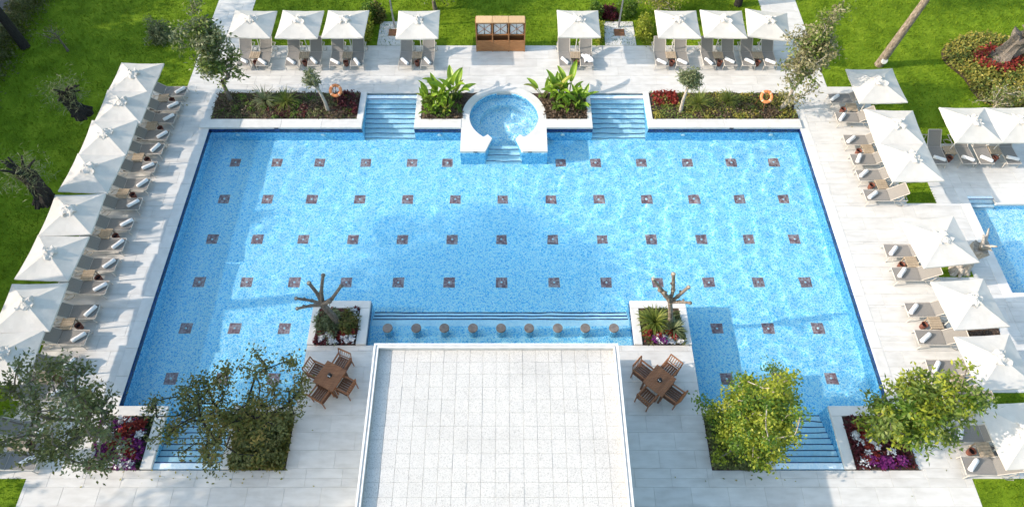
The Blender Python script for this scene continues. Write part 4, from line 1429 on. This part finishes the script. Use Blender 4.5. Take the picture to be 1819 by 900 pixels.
# ------------------------------------------------------------------ outdoor showers
for side, (x0, x1) in enumerate(((-6.44, -4.92), (4.95, 6.50))):
    sd = 'left' if side == 0 else 'right'
    cx = (x0 + x1) / 2
    sh = thing('outdoor_shower', 'steel outdoor shower post on a marble pad, %s of the towel cabinet' % sd, 'shower', (cx, 27.6, 0), 0, 'outdoor showers')
    for i in range(4):
        for j in range(4):
            a, b = x0 + (x1 - x0) * i / 4 - cx, x0 + (x1 - x0) * (i + 1) / 4 - cx
            c, d = 26.77 + 1.8 * j / 4 - 27.6, 26.77 + 1.8 * (j + 1) / 4 - 27.6
            MB().bevbox(a + .004, b - .004, c + .004, d - .004, -.05, .02, b=.005).build('marble_slab', M['coping'] if (i + j) % 3 else M['deck'], sh)
    MB().box(x0 - cx, x1 - cx, 26.77 - 27.6, 28.57 - 27.6, -.06, .005).build('pad_base', M['grout'], sh)
    for k in range(6):
        MB().bevbox(-.26, .26, -.02 + -.25 + .085 * k, .055 - .25 + .085 * k, .021, .05, b=.004).build('duckboard_slat', M['teak'], sh, (0, .12, 0))
    MB().tube([(0, .52, 0), (0, .52, 2.15), (0, .50, 2.25), (0, .40, 2.28)], .05, n=10).build('post', M['steel'], sh)
    MB().lathe([(.02, .05), (.10, 0), (.10, -.02)], n=14, c=(0, .36, 2.26)).disc(.10, 2.24, n=14, c=(0, .36)).build('shower_head', M['steel'], sh)
    MB().tube([(-.05, .45, 1.1), (.05, .45, 1.1)], .018, n=6).build('tap', M['steel'], sh)
    MB().tube([(-.09, .52, .021), (.09, .52, .021), (.09, .54, .021)], .01, n=6).build('post_base', M['steel'], sh)

# ------------------------------------------------------------------ lifebuoys on stands in the far beds
for side, (x, y) in enumerate(((-7.78, 22.75), (11.80, 22.35))):
    sd = 'left' if side == 0 else 'right'
    lb = thing('lifebuoy_stand', 'orange lifebuoy ring on a low stand in the far %s bed' % sd, 'lifebuoy', (x, y, .05), 0, 'lifebuoys in the far beds')
    T = Matrix.Translation((0, 0, .75)) @ Matrix.Rotation(R(38), 4, 'X')
    ring = MB()
    n, m = 28, 10
    vs, fs = [], []
    for i in range(n):
        a = 2 * PI * i / n
        for j in range(m):
            b = 2 * PI * j / m
            r_ = .235 + .072 * math.cos(b)
            vs.append(T @ Vector((r_ * math.cos(a), r_ * math.sin(a), .06 * math.sin(b))))
    for i in range(n):
        for j in range(m):
            fs.append((i * m + j, ((i + 1) % n) * m + j, ((i + 1) % n) * m + (j + 1) % m, i * m + (j + 1) % m))
    ring.add(vs, fs, 0, True)
    ring.build('ring', M['orange'], lb)
    for q in range(4):
        a0 = q * PI / 2 + .6
        vs, fs = [], []
        for i in range(5):
            a = a0 + .22 * i / 4
            for j in range(m):
                b = 2 * PI * j / m
                r_ = .235 + .075 * math.cos(b)
                vs.append(T @ Vector((r_ * math.cos(a), r_ * math.sin(a), .063 * math.sin(b))))
        for i in range(4):
            for j in range(m):
                fs.append((i * m + j, (i + 1) * m + j, (i + 1) * m + (j + 1) % m, i * m + (j + 1) % m))
        b_ = MB()
        b_.add(vs, fs, 0, True)
        b_.build('band', M['pale_orange'], lb)
    for s in (-1, 1):
        MB().tube([(s * .28, .25, 0), (s * .12, .16, .95)], .018, n=6).build('post', M['teak'], lb)
    MB().tube([(0, -.28, 0), (0, .16, .95)], .018, n=6).build('brace', M['teak'], lb)
    MB().tube([(-.14, .15, .86), (.14, .15, .86)], .016, n=6).build('crossbar', M['teak'], lb)

# ------------------------------------------------------------------ trees in view
make_tree('olive_tree', 'broad dark olive tree over the near left flower bed', 'tree', (-13.25, 6.95, .03), (-13.45, 6.95, 1.2), (-13.6, 6.75, 2.75), (2.0, 1.6, 1.2),
          115, 48, (.135, .064), ['olive', 'olive', 'grey'], tr=.15, bark='bark', seed=21, sigma=.165, skin=.22, lump=.42)
make_tree('bare_crowned_tree', 'thin brown-leaved tree over the near left stairs', 'tree', (-9.0, 7.3, .03), (-9.15, 7.3, .95), (-8.75, 7.25, 2.2), (2.15, 1.55, 1.05),
          120, 54, (.12, .058), ['brownolive', 'olive', 'brownolive'], tr=.15, bark='bark_dark', seed=34, sigma=.145, skin=.2, lump=.38)
make_tree('lime_tree', 'dense yellow-green tree over the near right stairs', 'tree', (7.75, 6.95, .03), (7.75, 6.95, .9), (7.8, 7.0, 2.2), (1.65, 1.65, 1.55),
          190, 105, (.095, .055), ['lime', 'lime', 'fresh'], tr=.12, bark='bark_pale', seed=5, sigma=.135, skin=.40, lump=.55)
make_tree('tall_laurel_tree', 'tall green tree leaning over the near right loungers', 'tree', (12.36, 6.9, .03), (12.45, 6.9, .9), (12.5, 6.85, 2.85), (.95, .92, 2.4),
          145, 54, (.165, .065), ['green', 'fresh', 'green', 'lime'], tr=.13, bark='bark', seed=8, sigma=.15, skin=.5, shear=(.35, 0), lump=.4)
make_tree('tall_laurel_tree', 'tall green tree at the left end of the far left bed', 'tree', (-12.85, 22.9, .03), (-12.85, 22.9, 1.0), (-12.72, 22.9, 3.05), (.95, 1.0, 2.45),
          115, 46, (.175, .07), ['grey', 'grey', 'green'], tr=.10, seed=12, sigma=.15, skin=.5, shear=(-.2, 0), taper=.35)
make_tree('pale_tree', 'tall pale thin-leaved tree at the right end of the far right bed', 'tree', (12.75, 22.4, .03), (12.85, 22.4, 1.1), (13.0, 22.5, 3.1), (1.0, 1.0, 2.5),
          125, 46, (.16, .065), ['dry', 'green', 'dry'], tr=.10, bark='bark_pale', seed=15, sigma=.16, skin=.5, shear=(.1, 0), taper=.35)

def at(px, py, Y):
    """where the ray of a photograph pixel meets the upright plane at distance Y"""
    t = py + 1391.0
    h = Y / (4044.0 / t - 1.5517)
    return Vector(((px - 899) / t * h * 1.8460, Y, 22.4 - h))
def pollard(label, base, fork, tips, r0, mat='bark', knob='cut', name='pollarded_tree'):
    o = thing(name, label, 'tree', base, 0, None)
    B = Vector(base)
    mb = MB()
    mid = (B + fork) / 2 + Vector((.03, .02, 0))
    mb.tube([Vector((0, 0, 0)), mid - B, fork - B], [r0 * 1.25, r0, r0 * .95], n=10)
    for tp, r_, kink in tips:
        dv = tp - fork
        m1 = fork + dv * .45 + Vector(kink)
        mb.tube([fork - B, m1 - B, fork + dv * .75 + Vector(kink) * .5 - B, tp - B], [r0 * .75, r_ * 1.1, r_, r_ * .95], n=8)
        if (tp - fork).length > .45:                   # a lopped side shoot
            a_ = (len(mb.v) * 1.7) % 6.28
            p_ = fork + dv * .62 + Vector(kink) * .7
            mb.tube([p_ - B, p_ + Vector((math.cos(a_) * .11, math.sin(a_) * .06, .10)) - B], [r_ * .85, r_ * .7], n=7)
            mb.lathe([(.01, -r_ * 1.1), (r_ * 1.45, -r_ * .3), (r_ * 1.3, r_ * .6), (.01, r_ * 1.2)], n=8, c=tuple(fork + dv * .45 + Vector(kink) - B))
        # the swollen knuckle at the cut end
        mb.lathe([(.01, -r_ * 1.3), (r_ * 1.35, -r_ * .5), (r_ * 1.3, r_ * .4), (.01, r_ * 1.1)], n=8, c=tuple(tp - B))
    mb.build('trunk', M[mat], o)
    for tp, r_, kink in tips[:3]:
        MB().lathe([(r_ * .9, 0), (.001, r_ * .35)], n=8, c=tuple(tp - B + Vector((0, -.01, r_ * .8)))).build('cut_end', M[knob], o)
    return o
Yp = 11.25
pollard('bare pollarded tree with five stubby limbs in the planter left of the bar', (-6.22, Yp, .03), at(573, 541, Yp),
        [(at(528, 548, Yp - .2), .05, (0, 0, .05)), (at(526, 530, Yp), .05, (0, .1, -.1)), (at(549, 503, Yp + .2), .06, (.06, 0, .05)), (at(574, 489, Yp + .1), .055, (-.05, 0, 0)),
         (at(606, 508, Yp), .055, (.05, -.1, 0)), (at(585, 535, Yp - .3), .07, (0, 0, 0))], .12)
pollard('bare pollarded tree with twisted stubs in the planter right of the bar', (6.1, Yp, .03), at(1190, 537, Yp),
        [(at(1160, 496, Yp), .05, (.05, 0, 0)), (at(1196, 487, Yp + .1), .06, (.06, 0, 0)), (at(1223, 510, Yp), .055, (0, 0, -.05)), (at(1226, 538, Yp - .2), .05, (0, 0, .05)),
         (at(1172, 515, Yp + .15), .06, (0, 0, .05)), (at(1180, 520, Yp - .15), .045, (.06, 0, 0))], .085, mat='bark_mid', knob='cut')
# shrubs and palms of the two bar planters
make_shrub('shrub', 'feathery green shrub under the pollarded tree left of the bar', 'shrub', (-6.55, 11.2, .05), (.55, .6, .6), 1500, (.16, .035), 'grey', seed=3)
make_shrub('shrub', 'olive-green shrub at the right of the planter left of the bar', 'shrub', (-5.85, 11.25, .05), (.38, .5, .5), 1100, (.14, .04), 'brownolive', seed=4)
def palm(label, c, n, L, mat='palm', seed=1, name='fan_palm', cat='palm', w=.045, droop=.55, group=None):
    r = random.Random(seed)
    o = thing(name, label, cat, c, 0, group)
    quads('fronds', blades(n, L, w, r, droop=droop), LEAF[mat], o)
    MB().lathe([(.07, 0), (.085, .06), (.05, .14)], n=8).build('stump', M['bark_dark'], o)
    return o
palm('yellow-green small palm in the planter right of the bar', (5.5, 11.3, .1), 170, .75, seed=6)
palm('darker small palm beside the pollarded tree right of the bar', (6.15, 11.0, .1), 120, .6, 'grey', seed=8)
for k, (x, y, L, mt, lb) in enumerate(((-11.2, 22.75, .95, 'grey', 'grey-green feathery palm, left of the pair in the far left bed'), (-10.2, 22.7, 1.0, 'palm', 'feathery palm near the middle of the far left bed'),
                                       (8.9, 22.55, 1.0, 'palm', 'large feathery palm left of the middle in the far right bed'), (10.35, 22.75, .85, 'palm', 'feathery palm near the lifebuoy in the far right bed'))):
    palm(lb, (x, y, .08), 95, L * .85, mt, seed=20 + k, name='feather_palm', w=.035, group='feathery palms in the far beds')

# ball-headed and stub trees of the far beds
make_tree('ball_tree', 'small round-headed tree with a pale trunk in the far right bed', 'tree', (8.05, 22.2, .03), (8.05, 22.2, 1.45), (8.08, 22.2, 2.0), (.45, .45, .48), 60, 60, (.11, .04),
          'grey', tr=.075, bark='bark_pale', seed=51, sigma=.09, lump=.1, skin=.6)
make_tree('stub_tree', 'short tree with a twisted trunk and few leaves by the left lifebuoy', 'tree', (-8.2, 22.2, .03), (-8.35, 22.25, 1.35), (-8.5, 22.3, 1.95), (.32, .3, .5), 22, 34, (.15, .045),
          'grey', tr=.075, bark='bark_pale', seed=52, sigma=.1, lump=.1)

# ------------------------------------------------------------------ broad-leaved plants round the spa
def big_leaf_mesh(seed):
    r = random.Random(seed)
    mb = MB()
    L, W = 1.0, .20
    st = .46
    mb.tube([(0, 0, 0), (0, .03, st * .5), (0, .10, st)], [.022, .017, .012], n=5)
    nseg = 7
    rowsL = []
    for j in range(nseg + 1):
        f = j / nseg
        wv = W * .5 * (math.sin(PI * (f * .92 + .05)) ** .75)
        y = .10 + .10 * f + .30 * f * f
        z = st + (L - st) * f * (1 - .16 * f * f)
        rowsL.append([(-wv, y - .03 + .01 * r.uniform(-1, 1), z), (-wv * .5, y + .02, z - .01), (0, y + .04, z - .015), (wv * .5, y + .02, z - .01), (wv, y - .03 + .01 * r.uniform(-1, 1), z)])
    mb.grid(rowsL, 1, True)
    return mb
LEAFM = [[big_leaf_mesh(s).mesh('leaf', [LEAF['green'], LEAF[mt]]) for mt in ('banana', 'banana', 'yellowleaf')] for s in (1, 2, 3)]
def broadleaf(label, x, y, n, h, seed, group):
    r = random.Random(seed)
    o = thing('broad_leaved_plant', label, 'plant', (x, y, .05), 0, group)
    n = int(n * 1.45)
    for k in range(n):
        me = LEAFM[r.randrange(3)][0 if r.random() < .45 else (1 if r.random() < .8 else 2)]
        q = link('leaf', me, o, (r.uniform(-.1, .1), r.uniform(-.1, .1), 0))
        s = h * r.uniform(.6, 1.1)
        q.scale = (s * r.uniform(.8, 1.1), s, s)
        q.rotation_euler = (R(r.uniform(-26, 10)), R(r.uniform(-14, 14)), 2 * PI * k / n + r.uniform(-.5, .5))
    return o
bg_ = 'broad-leaved plants beside the spa'
for k, (x, y, n, h, lb) in enumerate(((-3.55, 22.6, 9, 1.15, 'broad-leaved plant at the left end of the bed left of the spa'), (-3.0, 22.75, 9, 1.3, 'broad-leaved plant left of the tall one, left of the spa'),
                                      (-2.45, 22.95, 9, 1.75, 'tallest broad-leaved plant in the bed left of the spa'), (-2.75, 22.1, 8, .95, 'low broad-leaved plant at the front of the bed left of the spa'),
                                      (-3.35, 22.0, 7, .8, 'lowest broad-leaved plant by the left stairs and the kerb'),
                                      (1.75, 23.1, 6, 1.25, 'broad-leaved plant nearest the spa in the right bed'), (2.35, 22.9, 9, 1.5, 'tall broad-leaved plant in the middle of the bed right of the spa'),
                                      (2.95, 23.0, 9, 1.55, 'broad-leaved plant right of the middle in the right bed'), (3.35, 22.5, 8, 1.1, 'broad-leaved plant by the far right stairs'),
                                      (2.75, 22.3, 6, .8, 'low broad-leaved plant at the front of the right bed'))):
    broadleaf(lb, x, y, n, h, 60 + k, bg_)

# ------------------------------------------------------------------ lawn trees, stumps and shrubs
def stump_tree(label, base, top, tips, r0, leaf=None, mat='bark_dark', seed=1, flare=1.5):
    """An old pruned trunk, thick and crooked, with cut shoots and some twigs."""
    r = random.Random(seed)
    o = thing('pruned_tree', label, 'tree', tuple(base), 0, None)
    B = Vector(base)
    dv = Vector(top) - B
    mb = MB()
    nr_, na = 15, 18
    ph = [r.uniform(0, 6.28) for _ in range(8)]
    vs, fs = [], []
    ax, ay = r.uniform(-.10, .10), r.uniform(-.10, .10)
    for k in range(nr_ + 1):
        f = k / nr_
        c0 = dv * f + Vector((ax * math.sin(3.1 * f), ay * math.sin(2.6 * f), 0))
        rb = r0 * (flare + (1 - flare) * min(1, f * 2.2)) * (1 + .22 * max(0, f - .75) * 4 * (1 if f < .97 else .8))
        for q in range(na):
            a = 2 * PI * q / na
            ridge = .16 * math.sin(4 * a + ph[0] + 1.8 * f) + .11 * math.sin(7 * a + ph[1] - 3 * f) + .10 * math.sin(3 * a + ph[2]) * math.sin(9 * f + ph[3]) + r.uniform(-.05, .05)
            ragged = (.20 * math.sin(3 * a + ph[4]) + .13 * math.sin(5 * a + ph[5])) * max(0, f - .8) * 5 * r0
            vs.append(c0 + Vector((math.cos(a), math.sin(a), 0)) * rb * (1 + ridge) + Vector((0, 0, ragged)))
    for k in range(nr_):
        for q in range(na):
            q2 = (q + 1) % na
            fs.append((k * na + q, k * na + q2, (k + 1) * na + q2, (k + 1) * na + q))
    vs.append(dv + Vector((0, 0, -r0 * .35)))          # the hollow, broken top
    fs += [(nr_ * na + q, nr_ * na + (q + 1) % na, len(vs) - 1) for q in range(na)]
    mb.add(vs, fs, 0, False)
    for k in range(7):
        a = 2 * PI * k / 7
        mb.tube([(math.cos(a) * r0 * .6, math.sin(a) * r0 * .6, .25), (math.cos(a) * r0 * 1.7, math.sin(a) * r0 * 1.7, .02)], [r0 * .5, r0 * .2], n=5)
    for k in range(tips):
        a = r.uniform(0, 2 * PI)
        L = r.uniform(.35, .9)
        e = dv + Vector((math.cos(a) * L * .8, math.sin(a) * L * .8, r.uniform(.1, .8)))
        mb.tube([dv, dv * .4 + e * .6 + Vector((0, 0, .06)), e], [r0 * .4, .05, .03], n=5)
    mb.build('trunk', M[mat], o)
    if leaf:
        rr = np.random.default_rng(seed)
        P = rr.normal(size=(leaf[1], 3)) * np.array([.4, .4, .3]) + np.array(dv) + np.array([0, 0, .15])
        quads('foliage', leaves_at(P, .24, .018, up=.1, r=rr), LEAF[leaf[0]], o)
    return o
stump_tree('dark pruned old tree stump on the left lawn, farther of the two', at(148, 203, 20.8) * 1.0, at(118, 170, 20.9), 9, .27, ('grey', 900), seed=3)
stump_tree('dark pruned old tree stump on the left lawn, nearer of the two', at(80, 358, 15.9), at(45, 312, 16.0), 9, .25, ('grey', 750), seed=5)
stump_tree('pale pruned tree stump in the grass patch of the right deck', (17.75, 13.75, 0), (18.1, 13.95, 1.15), 6, .27, None, mat='bark_pale', seed=6)
stump_tree('weathered old trunk in the red flower bed on the right lawn', (24.1, 25.6, 0), (24.7, 25.9, 1.35), 9, .42, None, mat='bark', seed=9)
# the island bed on the right lawn
mb = MB()
isl = thing('flower_bed', 'oval bed of ochre ground cover and red flowers round the old trunk', 'flower bed', (24.2, 25.0, 0))
def blob(a):
    return 2.6 + .25 * math.sin(3 * a + 1) + .15 * math.sin(5 * a)
vs = [(0, 0, .06)] + [(math.cos(2 * PI * k / 40) * blob(2 * PI * k / 40) * 1.08, math.sin(2 * PI * k / 40) * blob(2 * PI * k / 40) * .98, .01) for k in range(40)]
mb.add(vs, [(0, 1 + k, 1 + (k + 1) % 40) for k in range(40)])
mb.build('soil', M['soil'], isl)
def blob_cover(name, mat, n, leaf, z, sel):
    P = []
    while len(P) < n:
        a, q = NR.uniform(0, 2 * PI), NR.uniform() ** .5
        x, y = math.cos(a) * blob(a) * q * 1.08, math.sin(a) * blob(a) * q * .98
        if sel(x, y, q):
            P.append((x, y, z * NR.uniform(.3, 1) * (1.15 - .5 * q ** 4)))
    o = quads(name, leaves_at(np.array(P), leaf[0], leaf[1], up=.8), LEAF[mat], isl)
    o['kind'] = 'stuff'
blob_cover('ground_cover', 'ochre', 7000, (.14, .07), .38, lambda x, y, q: math.hypot(x + .1, y - .6) > .9)
blob_cover('green_cover', 'green', 3500, (.13, .06), .36, lambda x, y, q: q < .95)
blob_cover('red_flowers', 'red', 1600, (.13, .08), .42, lambda x, y, q: .45 < math.hypot((x + .35) * .8, (y - .45) * 1.1) < 1.0 and x < .9)
# dry branches before it
make_tree('dry_bush', 'dry pale branched bush behind the umbrellas by the small pool', 'bush', (22.0, 21.8, 0), (22.1, 21.8, .35), (22.4, 22.2, .9), (1.0, .7, .75), 60, 16, (.12, .05), ['dry', 'green'],
          tr=.07, bark='bark_pale', seed=71, sigma=.18)
make_tree('dry_bush', 'grey twiggy bush at the right end of the far lawn', 'bush', (24.6, 22.2, 0), (24.6, 22.2, .35), (24.6, 22.4, .9), (1.2, .8, .8), 60, 18, (.12, .05), ['ochre', 'dry'],
          tr=.07, bark='bark_pale', seed=72, sigma=.2)
o = thing('grass_plant', 'pale tufted grass plant beside the right umbrellas', 'plant', (17.6, 20.6, 0))
quads('blades', blades(120, .85, .03, random.Random(4), droop=.35), LEAF['dry'], o)
make_shrub('shrub', 'dense dark round shrub on the far left lawn', 'shrub', (-17.3, 27.2, 0), (.62, .62, 1.15), 2600, (.13, .035), 'grey', seed=31)
make_tree('small_bare_tree', 'small nearly leafless tree on the left lawn', 'tree', (-21.7, 26.35, 0), (-21.7, 26.35, .4), (-21.9, 26.4, 1.0), (.55, .5, .5), 46, 6, (.09, .04), ['brownolive', 'dry'], tr=.06,
          bark='bark', seed=33, sigma=.12)
# clipped shrubs round the showers
k = 0
for x, y, rx, ry, h, mt, lb in ((-7.1, 27.6, .42, .95, 1.0, 'lime', 'yellow-green hedge bush left of the left shower'), (-6.65, 28.8, .55, .4, .9, 'brownolive', 'brownish bush behind the left shower'),
                                (-7.0, 28.7, .4, .6, 1.1, 'fresh', 'bright green bush behind the left shower hedge'),
                                (4.65, 27.5, .28, .75, .75, 'lime', 'narrow yellow-green bush left of the right shower'), (5.2, 28.95, .6, .35, .7, 'darkred', 'dark red low bush behind the right shower'),
                                (6.95, 27.7, .42, .95, .95, 'lime', 'yellow-green hedge bush right of the right shower'), (6.2, 29.1, .6, .4, .95, 'fresh', 'bright green bush behind the right shower post'),
                                (4.55, 28.9, .4, .5, .9, 'fresh', 'green bush at the back left of the right shower')):
    make_shrub('shrub', lb, 'shrub', (x, y, 0), (rx, ry, h), 1500, (.12, .06), mt, seed=80 + k, group='bushes round the showers', lump=.2)
    k += 1
make_tree('dense_tree', 'dense green tree behind the fourth far umbrella', 'tree', (-3.7, 29.6, 0), (-3.7, 29.6, .9), (-3.75, 29.7, 1.75), (1.35, 1.1, 1.1), 110, 60, (.13, .06), ['green', 'olive'], tr=.1, bark='bark',
          seed=91, sigma=.22, skin=.6)
make_tree('pale_bush', 'pale yellowish bush behind the sixth far umbrella', 'bush', (7.9, 29.4, 0), (7.9, 29.4, .5), (7.8, 29.4, 1.2), (1.25, .8, .8), 80, 40, (.13, .05), ['dry', 'ochre', 'lime'], tr=.08, bark='bark_pale',
          seed=92, sigma=.22, skin=.6)
make_tree('dense_tree', 'dark bush at the top edge behind the far right umbrellas', 'bush', (9.9, 30.6, 0), (9.9, 30.6, .5), (9.9, 30.7, 1.0), (.8, .6, .7), 50, 44, (.12, .05), ['olive', 'grey'], tr=.08, seed=93, sigma=.2)

# tall pines: bare trunks in view, crowns above the picture
def pine(label, base, top, crown_z, rad, seed, tr=.2, bark='bark_pale', rz=1.5, cut=False, n=120, ln=70):
    b = Vector(base)
    cc = Vector((top[0], top[1], crown_z))
    o = make_tree('pine_tree', label, 'tree', base, top, tuple(cc), (rad, rad, rz), n, ln, (.34, .05), ['dark', 'olive'], tr=tr, bark=bark, seed=seed, sigma=.42, group=None, lump=.15, skin=.55)
    if cut:
        T = Matrix.Translation((.02, -.20, .42)) @ Matrix.Rotation(R(62), 4, 'X')
        MB().lathe([(.14, 0), (.16, .03), (.13, .05)], n=14, T=T).disc(.13, .05, n=14, T=T).build('branch_scar', M['cut_white'], o)
    return o
pine('tall pine with a bare grey trunk on the right lawn, scar near its foot', (18.15, 25.35, 0), (18.5, 25.5, 7.6), 9.4, 3.4, 101, tr=.17, cut=True, bark='bark_mid')
pine('dark pine trunk at the top edge behind the far right umbrellas', (12.15, 29.9, 0), (12.4, 30.2, 5.2), 6.9, 2.0, 102, tr=.17, bark='bark_dark', n=80)
pine('dark pine trunk at the top edge of the left lawn', (-19.4, 31.0, 0), (-19.6, 31.4, 5.0), 6.6, 1.8, 103, tr=.14, bark='bark_dark', n=70)
pine('dark leaning trunk by the hedge at the left edge', (-23.9, 26.6, 0), (-25.4, 27.2, 5.5), 7.4, 2.6, 104, tr=.2, bark='bark_dark', n=90)
# unseen pines and tree rows beside and beyond the picture that shade it
pine('tall pine beside the left lawn whose shade falls on the pool', (-24.6, 11.2, 0), (-24.4, 11.2, 9.0), 11.6, 3.6, 105, tr=.25, rz=2.6, n=190, ln=95)
pine('tall dense pine beside the left lawn, nearer the camera', (-24.2, 5.4, 0), (-24.1, 5.5, 7.6), 9.9, 2.9, 110, tr=.25, rz=2.2, n=210, ln=110)
pine('pine beside the left lawn nearest the camera, dappling the near paving', (-25.0, 2.4, 0), (-25.0, 2.5, 6.6), 8.7, 2.7, 111, tr=.22, rz=2.0, n=100, ln=60)
pine('pine beyond the far lawn whose shade falls behind the towel cabinet', (-8.6, 33.2, 0), (-8.6, 33.2, 4.2), 6.0, 2.4, 106, tr=.17, n=110)
pine('pine beyond the far path at the right', (16.5, 33.6, 0), (16.5, 33.6, 4.8), 6.6, 2.3, 107, tr=.17, n=90)
for k, (x, y, h, rr) in enumerate(((-28.6, 3.6, 3.5, 2.3), (-29.2, 7.0, 4.1, 2.4), (-28.8, 10.6, 3.8, 2.4), (-29.4, 14.0, 4.2, 2.4), (-28.9, 17.6, 3.9, 2.4), (-29.3, 21.0, 4.0, 2.3), (-29.2, 24.6, 3.7, 2.1), (-31.5, 29.5, 4.4, 2.3),
                                   (-33.2, 5.2, 5.6, 2.8), (-33.6, 9.8, 6.0, 2.9), (-33.2, 14.6, 5.8, 2.9), (-33.7, 19.4, 6.0, 2.9), (-33.3, 24.0, 5.6, 2.8))):  # rear row and dense crowns are added to deepen the shade on the lawn
    make_tree('lawn_shade_tree', 'unseen tree across the road made dense to shade the lawn, %s of the double row' % ORD[k], 'tree', (x, y, 0), (x, y, 1.3), (x, y, h), (rr, rr * 1.05, 2.6 if k < 8 else 3.4), 120, 95, (.34, .17), ['olive', 'dark'],
              tr=.15, bark='bark_dark', seed=120 + k, sigma=.45, group='unseen trees shading the left lawn', skin=.42)
# hedge between the road and the lawn
hg = thing('hedge', 'loose dark green hedge between the road and the left lawn', 'hedge', (-24.9, 27, 0))
n = 16000
P = np.stack([NR.normal(0, .42, n), NR.uniform(-8, 8, n), np.zeros(n)], 1)
hn = .75 + .25 * np.sin(P[:, 1] * 2.3) * np.sin(P[:, 1] * 5.1 + 1) 
P[:, 2] = NR.uniform(0, 1, n) ** .6 * hn * np.clip(1.1 - (P[:, 0] / 1.0) ** 2, .1, 1)
quads('foliage', leaves_at(P, .14, .06), LEAF['olive'], hg)
hs = MB()
for k in range(20):
    y = -7.6 + .8 * k
    hs.tube([(rng.uniform(-.1, .1), y, 0), (rng.uniform(-.2, .2), y + .1, .6)], [.03, .012], n=5)
hs.build('stem', M['bark_dark'], hg)

# small overflow slots in the kerbs
for nm, x, y in (('left', -10.4, WY1 - .0), ('right', 10.2, WY1 - .0)):
    MB().box(-.09, .09, -.014, -.001, .02, .07).build('overflow_slot', M['black'], basin, (x, y, 0))
for x in (-1.25, 1.15):
    MB().box(-.09, .09, -.012, -.001, .005, .05).build('overflow_slot', M['black'], spa, (x, F, 0))
# leaves dropped under the trees
P = np.concatenate([np.stack([NR.normal(cx, sx, n), NR.normal(cy, sy, n), np.full(n, .012)], 1) for cx, cy, sx, sy, n in
                    ((-9.6, 5.75, 1.2, .12, 46), (-12.8, 5.7, 1.1, .15, 18), (-6.6, 7.2, .7, 1.1, 8), (8.0, 5.7, 1.2, .15, 14), (13.8, 6.3, 1.0, .7, 14), (-14.6, 22.6, .7, .8, 12), (14.4, 22.2, .7, .8, 20))])
P = P[[not inside(outline, np.array([p[0]]), np.array([p[1]]))[0] and not (-9.4 < p[0] < -7.3 and p[1] > 5.95) and not (6.8 < p[0] < 8.9 and p[1] > 5.95) for p in P]]
lt = quads('leaf_litter', leaves_at(P, .09, .045, up=3.0), LEAF['ochre'])
lt['kind'] = 'stuff'
lt['label'] = 'dry fallen leaves scattered on the paving below the trees'
